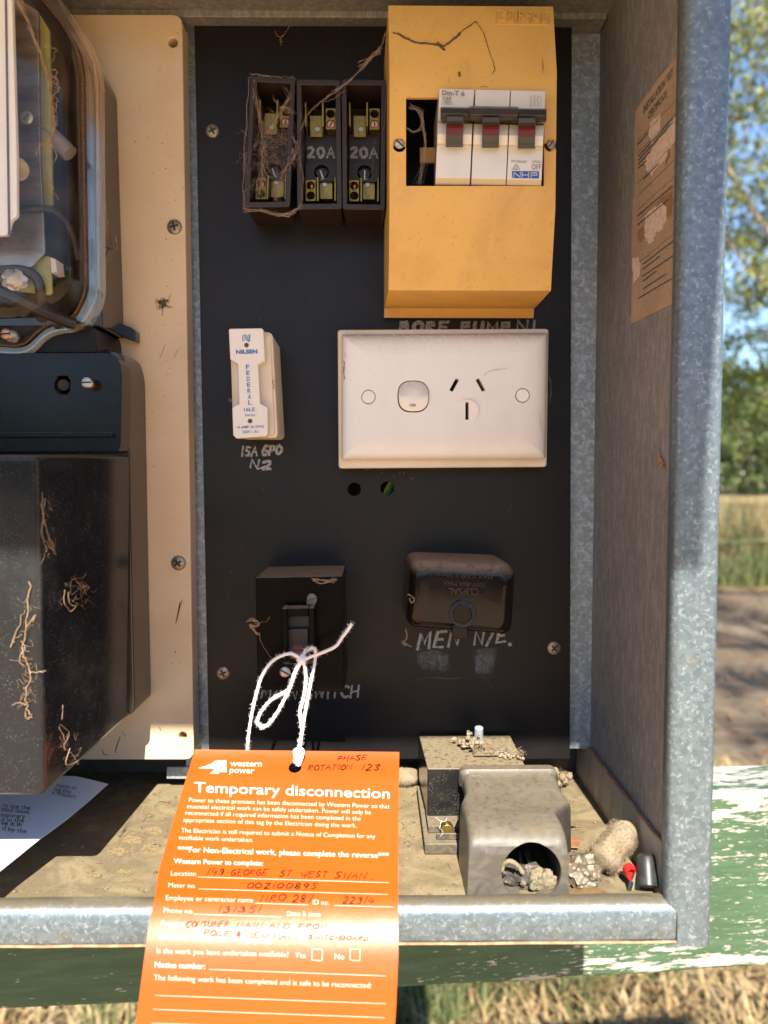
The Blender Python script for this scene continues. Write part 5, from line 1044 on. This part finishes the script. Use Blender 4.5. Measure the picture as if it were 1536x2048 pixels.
# grey shroud
sh = thing('fuse_shroud', 'grey weathered plastic shroud with a round cable hole, lying on the tray', 'shroud', V(P(1030, 1700, 100).x, -.08, FZ))
zs = P(1030, 1655, 119).z
xL = P(937, 1690, 124).x; xR = P(1136, 1690, 124).x; xLb = P(917, 1545, 40).x; xRb = P(1114, 1530, 40).x
def rect(x0, x1, y, z1, r=.004): return rround([V(x0, y, FZ+.0004), V(x1, y, FZ+.0004), V(x1, y, z1), V(x0, y, z1)], r, 5)
zB = P(1010, 1530, 58).z; zm = P(1010, 1545, 66).z-.0005
def rect2(x0, x1, y, z1):
    b = [V(x0-.0006, y, FZ+.0004), V(x1+.0006, y, FZ+.0004)]; return b+rround([V(x1, y, z1-.016), V(x1, y, z1), V(x0, y, z1), V(x0, y, z1-.016)], .0045, 6)[7:-7]
xLb = P(917, 1550, 58).x; xRb = P(1111, 1532, 58).x
rg = [rect2(xLb, xRb, -.058, zB), rect2(xLb, xRb, -.0635, zB-.0002), rect2(xLb+.0012, xRb-.0012, -.0645, zm-.0006), rect2(xLb+.0013, xRb-.0013, -.070, zm-.001), rect2(xLb+.001, xRb-.001, -.080, (zm+zs)/2-.0006), rect2(xL-.0002, xRb+.0005, -.090, zs+.0004), rect2(xL, xR-.0006, -.102, zs+.001), rect2(xL, xR, -.113, zs+.0006), rect2(xL, xR, -.1185, zs-.0008), rect2(xL, xR, -.1222, zs-.003), rect2(xL, xR, -.1243, zs-.0065), rect2(xL, xR, -.125, zs-.011)]
o = MB().loft(rg).obj('shell', pvc_m, sh, ang=60)
zlo = FZ+.002
cut(o, MB().loft([[V(xL+.002, y, zlo), V(xR-.002, y, zlo), V(xR-.002, y, min(z_, zs-.002)), V(xL+.002, y, min(z_, zs-.002))] for y, z_ in ((-.05, zm-.004), (-.1228, zs-.005))]), MB().cyl(V(P(1063, 1746, 125).x, -.135, P(1063, 1746, 125).z), V(P(1063, 1746, 125).x, -.115, P(1063, 1746, 125).z), (P(1063+60, 1746, 125)-P(1063, 1746, 125)).length, n=48))
o.data.set_sharp_from_angle(angle=R_(60))
mb = MB(); hx = P(1063, 1760, 118)
mb.blob(V(hx.x-.004, -.112, FZ+.006), .010, .006, .0045, j=.3); o = mb.obj('debris_nest', nest_m); tag(o, 'dark crusty debris inside the round hole of the grey shroud', 'debris')
mb = MB(); mb.blob(V(hx.x+.006, -.116, FZ+.0055), .006, .004, .0045, j=.35)
mb.tube(crom([P(x, y, 121) for x, y in ((1003, 1742), (1008, 1727), (1020, 1722), (1034, 1730), (1046, 1746))], 5), [.0010, .0012]*10+[.001], 8)
for _ in range(10): mb.blob(V(hx.x+random.uniform(-.006, .011), -.118, FZ+random.uniform(.003, .008)), .0014, .001, .0012, 8, 6, .3)
o = mb.obj('debris_nest', nest_pale); tag(o, 'pale papery nest scraps in the mouth of the grey shroud', 'debris')
mb = MB(); mb.tube([P(1053, 1700, 105), P(1066, 1738, 100), P(1072, 1790, 95)], .0013, 8); mb.tube([P(1040, 1700, 95), P(1046, 1745, 95), P(1048, 1790, 90)], .0013, 8); tag(mb.obj('loose_wire', rubber), 'dark loose wires inside the grey shroud', 'wire')
# fluffy cocoons
def fuzz(mb, c, rx, ry, rz, n, l, rot=None):
    for _ in range(n):
        d = V(random.gauss(0, 1), random.gauss(0, 1), random.gauss(0, 1)).normalized(); p = V(d.x*rx, d.y*ry, d.z*rz)
        if rot: p = rot @ p; d2 = rot @ d
        else: d2 = d
        mb.tube([c+p*.97, c+p+d2*l*.5+V(random.gauss(0, 1), random.gauss(0, 1), random.gauss(0, 1))*l*.2, c+p+d2*l*random.uniform(.5, 1)], .000035, 3, False)
A = PZ(1198, 1728, FZ+.0082); B = PZ(1262, 1648, FZ+.021)
ax = (B-A); L_ = ax.length; q = ax.normalized().to_track_quat('Z', 'Y').to_matrix()
mb = MB(); rings = []
for i in range(19):
    t = i/18; e_ = math.sqrt(max(.02, 1-max(0, (.16-t)/.16)**2)) if t < .16 else math.sqrt(max(.02, 1-max(0, (t-.72)/.28)**2)); r = .0078*(1-.15*t)*e_*(1+.10*_no.noise(V(t*5, 2.1, 3.3)))
    rings.append([A+ax*t+q @ V(math.cos(a)*r*(1+.22*_no.noise(V(math.cos(a)*1.3, math.sin(a)*1.3, t*4))), math.sin(a)*r*(1+.22*_no.noise(V(math.cos(a)*1.3+7, math.sin(a)*1.3, t*4))), 0) for a in [2*math.pi*k/26 for k in range(26)]])
mb.loft(rings)
for r in rings[:15]:
    for p in r:
        for _ in range(14):
            c_ = sum(r, V(0, 0, 0))/len(r); d = ((p-c_).normalized()+V(random.gauss(0, .9), random.gauss(0, .9), random.gauss(0, .9))).normalized(); p2 = p+V(random.gauss(0, .0006), random.gauss(0, .0006), random.gauss(0, .0006)); mb.tube([p2, p2+d*random.uniform(.0005, .0017)], .000045, 3, False)
tag(mb.obj('cocoon', fluff_m, ang=80), 'large fluffy cream cocoon leaning on the right wall of the box', 'cocoon')
mb = MB(); c_ = PZ(806, 1552, FZ+.006); mb.blob(c_, .011, .008, .0062, 20, 14, .06); fuzz(mb, c_, .011, .008, .0062, 1500, .0009); tag(mb.obj('cocoon', fluff_m, ang=80), 'small rounded cream cocoon half hidden behind the right edge of the orange tag', 'cocoon')
mb = MB(); c_ = PZ(1120, 1555, FZ+.007); 
for _ in range(14): mb.blob(c_+V(random.gauss(0, .0022), random.gauss(0, .002), random.gauss(0, .0025)), .0022, .0022, .0022, 10, 7, .3)
fuzz(mb, c_, .004, .004, .005, 120, .002); tag(mb.obj('debris_nest', fluff_m), 'ragged debris clump behind the back corner of the grey shroud', 'debris')
# crumpled film
bmf = bmesh.new(); bmesh.ops.create_icosphere(bmf, subdivisions=4, radius=1.0); c_ = PZ(1158, 1742, FZ+.005); rn = random.Random(8)
mb = MB(); 
for v in bmf.verts:
    k = 1+.35*_no.noise(v.co*2.2)+.22*_no.noise(v.co*5.1+V(3, 1, 2)); mb.v.append(c_+V(v.co.x*.0105*k, v.co.y*.011*k, max(v.co.z*.0075*k, -.0048)))
mb.f = [tuple(v.index for v in f.verts) for f in bmf.faces]; bmf.free()
tag(mb.obj('crumpled_film', foil_m, ang=25), 'crumpled shiny film ball on the tray between shroud and cocoon', 'film')
def leaf(name, pts, z, label, mat, cat):
    mb = MB(); q = [PZ(x, y, FZ+z) for x, y in pts]; mb.loft([q, [p+V(0, 0, .0006) for p in q]]); return tag(mb.obj(name, mat, bevel=.2), label, cat)
leaf('bark_chip', [(1137, 1674), (1159, 1675), (1158, 1697), (1137, 1696)], .002, 'square orange bark chip lying beside the grey shroud', M('orange_chip', (.26, .12, .055), .8, var=(200, (.19, .085, .04), .4, .6)), 'bark chip')
leaf('dry_leaf', [(1137, 1782), (1150, 1776), (1180, 1773), (1205, 1780), (1222, 1792), (1200, 1802), (1140, 1806)], .0012, 'flat dry brown leaf against the inside of the bottom lip', leaf_m, 'leaf')
mb = MB(); A = V(P(1295, 1790, 120).x, -.1205, FZ+.0046); B = P(1292, 1708, 112)
tb = thing('cable_stub', 'short dark rubber cable stub with a pale cut face, leaning in the right front corner', 'cable', V(A.x, A.y, FZ))
mb.tube([A+(B-A)*t for t in (0, .3, .6, .85, .93, .98, 1)], [.0046, .0047, .0047, .0046, .0042, .0034, .0020], 20); mb.obj('sheath', tube_m, tb)
mb = MB(); q = [P(x, y, 115) for x, y in ((1274, 1740), (1279, 1760), (1284, 1808), (1250, 1808), (1258, 1778))]; mb.loft([q, [p+V(0, .0012, 0) for p in q]]); mb.obj('cut_face', M('pale_green_cut', (.20, .22, .16), .7, var=(200, (.13, .145, .105), .4, .6)), tb, bevel=.3)
mb = MB(); c_ = P(1262, 1752, 112); mb.loft([[c_+V(math.cos(a)*r, y, math.sin(a)*r*1.2+dz_) for a in [2*math.pi*k/20 for k in range(20)]] for r, y, dz_ in ((.0030, .004, .001), (.0030, 0, .0018), (.0026, -.002, .0016), (.0024, -.0017, .0013), (.0018, .0015, 0))], True, True)
o = mb.obj('wire_cap', red_cap); tag(o, 'small red wire cap beside the cable stub in the right front corner', 'wire cap')
mb = MB(); mb.tube([P(1262, 1762, 114), P(1256, 1790, 116)], [.0014, .0009], 10); mb.obj('tail', rubber, o)
# paper notice
def pz(x, y): 
    t = min(max((y-1545)/200.0, 0), 1); return .024-.007*t
SPp = lambda x, y, e=0: PZ(x, y, FZ+pz(x, y)+e*.001)
mb = MB(); rows = []
ed = [(1549, 135), (1553, 178), (1560, 204), (1567, 217), (1600, 180), (1640, 132), (1680, 77), (1710, 38), (1742, 0), (1800, -70)]
rows = []
for j in range(31):
    y = 1552+(1790-1552)*j/30; xr = tx([(1552, 150), (1567, 217), (1600, 180), (1640, 132), (1680, 77), (1742, 0), (1800, -70)], y)
    yy = lambda x: y-(6 if j < 3 else 0)*(1-(x+150)/(xr+150))
    rows.append([SPp(-150+(xr+150)*i/16, yy(-150+(xr+150)*i/16)) for i in range(17)])
n = 17; mb.v = [p for r in rows for p in r]+[p-V(0, 0, .00025) for r in rows for p in r]; k = len(rows)*n
for j in range(len(rows)-1):
    for i in range(n-1): a = j*n+i; mb.f += [(a, a+1, a+n+1, a+n), (k+a, k+a+n, k+a+n+1, k+a+1)]
for j in range(len(rows)-1): a = j*n+n-1; mb.f.append((a, k+a, k+a+n, a+n))
for i in range(n-1): a = i; mb.f.append((a, k+a, k+a+1, a+1))
pp = mb.obj('paper_notice', paper_m, ang=60); tag(pp, 'white printed paper sheet lying on the tray below the black cable cover', 'paper')
mb = MB()
for s, a, b, h in (('ments of', (112, 1573), (152, 1580), 8), ('ing the', (108, 1581), (141, 1587), 8), ('e Western', (104, 1588), (151, 1597), 8), ('ry out the', (6, 1614), (60, 1620), 9), ('ated issue.', (2, 1622), (60, 1628), 9), ('mporary', (2, 1633), (50, 1637), 9), ('d in the', (2, 1643), (48, 1645), 9), ('ve it in', (2, 1650), (43, 1653), 9), ('d by the', (4, 1660), (53, 1667), 9)):
    text(mb, s, a, b, h, SPp, e=.15, bold=.01 if s == 've it in' else 0)
mb.obj('printed_lettering', dark_ink, pp, smooth=False)
# grit on the tray
mb = MB()
for _ in range(420):
    x = random.uniform(-.26, .135); y = random.uniform(-.125, .03); r = random.choice((.0003, .0004, .0005, .0009)); mb.blob(V(x, y, FZ+r*.6), r*random.uniform(.8, 1.6), r, r*.8, 6, 4, .3)
for _ in range(170):
    p = V(random.uniform(-.26, .135), random.uniform(-.12, .03), FZ+.0005); a = random.uniform(0, 6.28); l = random.uniform(.001, .005); d = V(math.cos(a), math.sin(a), 0)*l
    mb.tube([p, p+d*.5+V(random.gauss(0, .0005), random.gauss(0, .0005), .0004), p+d], .00012, 4)
tag(mb.obj('grit', M('tray_grit', (.09, .058, .03), .9, var=(900, (.22, .17, .095), .45, .6)), smooth=False), None, None, kind='stuff')
# ================================================================== CERTIFICATE STICKER
SWl = lambda x, y, e=0: PX(x, y, XW-.0004-e*.001)
out_ = [(1353, 112), (1352, 300), (1350, 480), (1347, 606), (1262, 648), (1264, 560), (1262, 480), (1266, 410), (1264, 402), (1268, 392), (1269, 300), (1270, 222), (1310, 166)]
ct = thing('test_certificate', 'faded brown certificate sticker peeling on the right wall of the box', 'sticker', SWl(1305, 648))
mb = MB(); q = [SWl(x, y) for x, y in out_]; q = [SWl(x, y) for x, y in rag(out_, 8, 1.2)]; mb.loft([[p+V(.0003, 0, 0) for p in q], q]); o = mb.obj('sheet', sticker_m, ct, smooth=False)
mb = MB()
for pts in ([(1301, 244), (1320, 225), (1322, 262), (1303, 288), (1297, 270)], [(1296, 310), (1318, 282), (1352, 232), (1352, 282), (1336, 300), (1330, 322), (1318, 328), (1302, 350), (1292, 340), (1290, 322)], [(1291, 430), (1308, 416), (1316, 412), (1326, 404), (1334, 418), (1332, 446), (1322, 462), (1312, 462), (1306, 484), (1296, 488), (1289, 470)], [(1266, 518), (1278, 514), (1281, 528), (1278, 556), (1272, 560), (1265, 574)]): poly(mb, rag(pts, 6, 3.2), SWl, .12)
mb.obj('peeled_patch', sticker_pale, o, smooth=False)
mb = MB()
for pts in ([(1308, 416), (1322, 398), (1345, 380), (1346, 404), (1343, 432), (1334, 436), (1330, 408), (1316, 413)], [(1276, 460), (1286, 452), (1288, 474), (1280, 490), (1275, 476)], [(1330, 322), (1338, 300), (1340, 310), (1332, 330)]): poly(mb, rag(pts, 6, 2.5), SWl, .1)
mb.obj('stain', sticker_stain, o, smooth=False)
mb = MB(); up_ = (0.0, -1.0)
text(mb, 'INSTALLATION TEST', (1287, 228), (1346, 150), 15, SWl, bold=.02, up=up_); text(mb, 'CERTIFICATE', (1296, 240), (1334, 192), 14, SWl, bold=.02, up=up_)
for a, b in (((1275, 282), (1352, 200)), ((1275, 306), (1352, 228)), ((1275, 366), (1350, 285)), ((1275, 392), (1350, 318)), ((1275, 420), (1350, 352)), ((1275, 440), (1349, 372)), ((1278, 525), (1349, 466)), ): ribbon(mb, [V(*a), V(*b)], 1.0, SWl, .15)
rn = random.Random(3)
for (x0, y0, x1_, y1_) in ((1276, 288, 1296, 266), (1277, 312, 1345, 238), (1277, 320, 1345, 245), (1277, 328, 1300, 303), (1277, 336, 1292, 322), (1287, 358, 1316, 328), (1275, 432, 1344, 372), (1276, 449, 1338, 398), (1286, 528, 1349, 480), (1286, 538, 1320, 512), (1286, 552, 1345, 512), (1286, 562, 1312, 542), (1287, 577, 1332, 548), (1278, 596, 1345, 556)):
    L0 = V(x1_-x0, y1_-y0); t = 0; nn = L0.length; u = L0.normalized()
    while t < nn:
        l = rn.uniform(2, 6); ribbon(mb, [V(x0, y0)+u*t, V(x0, y0)+u*min(t+l, nn)], 3.2, SWl, .15); t += l+rn.uniform(1.2, 2.2)
mb.obj('printed_lettering', M('faded_blue_print', (.045, .06, .075), .7), o, smooth=False)
mb = MB()
for pts in ([(1310, 935), (1318, 915), (1316, 898)], [(1318, 915), (1325, 925), (1320, 932), (1330, 935)], [(1312, 920), (1318, 926), (1322, 918)]):
    for _ in range(3): q = crom([SWl(x+random.gauss(0, 1), y+random.gauss(0, 1), .5) for x, y in pts], 4); mb.tube(q, .0003, 4)
webtag(mb, 'small straw coloured debris stuck on the right inner wall', tan_web)
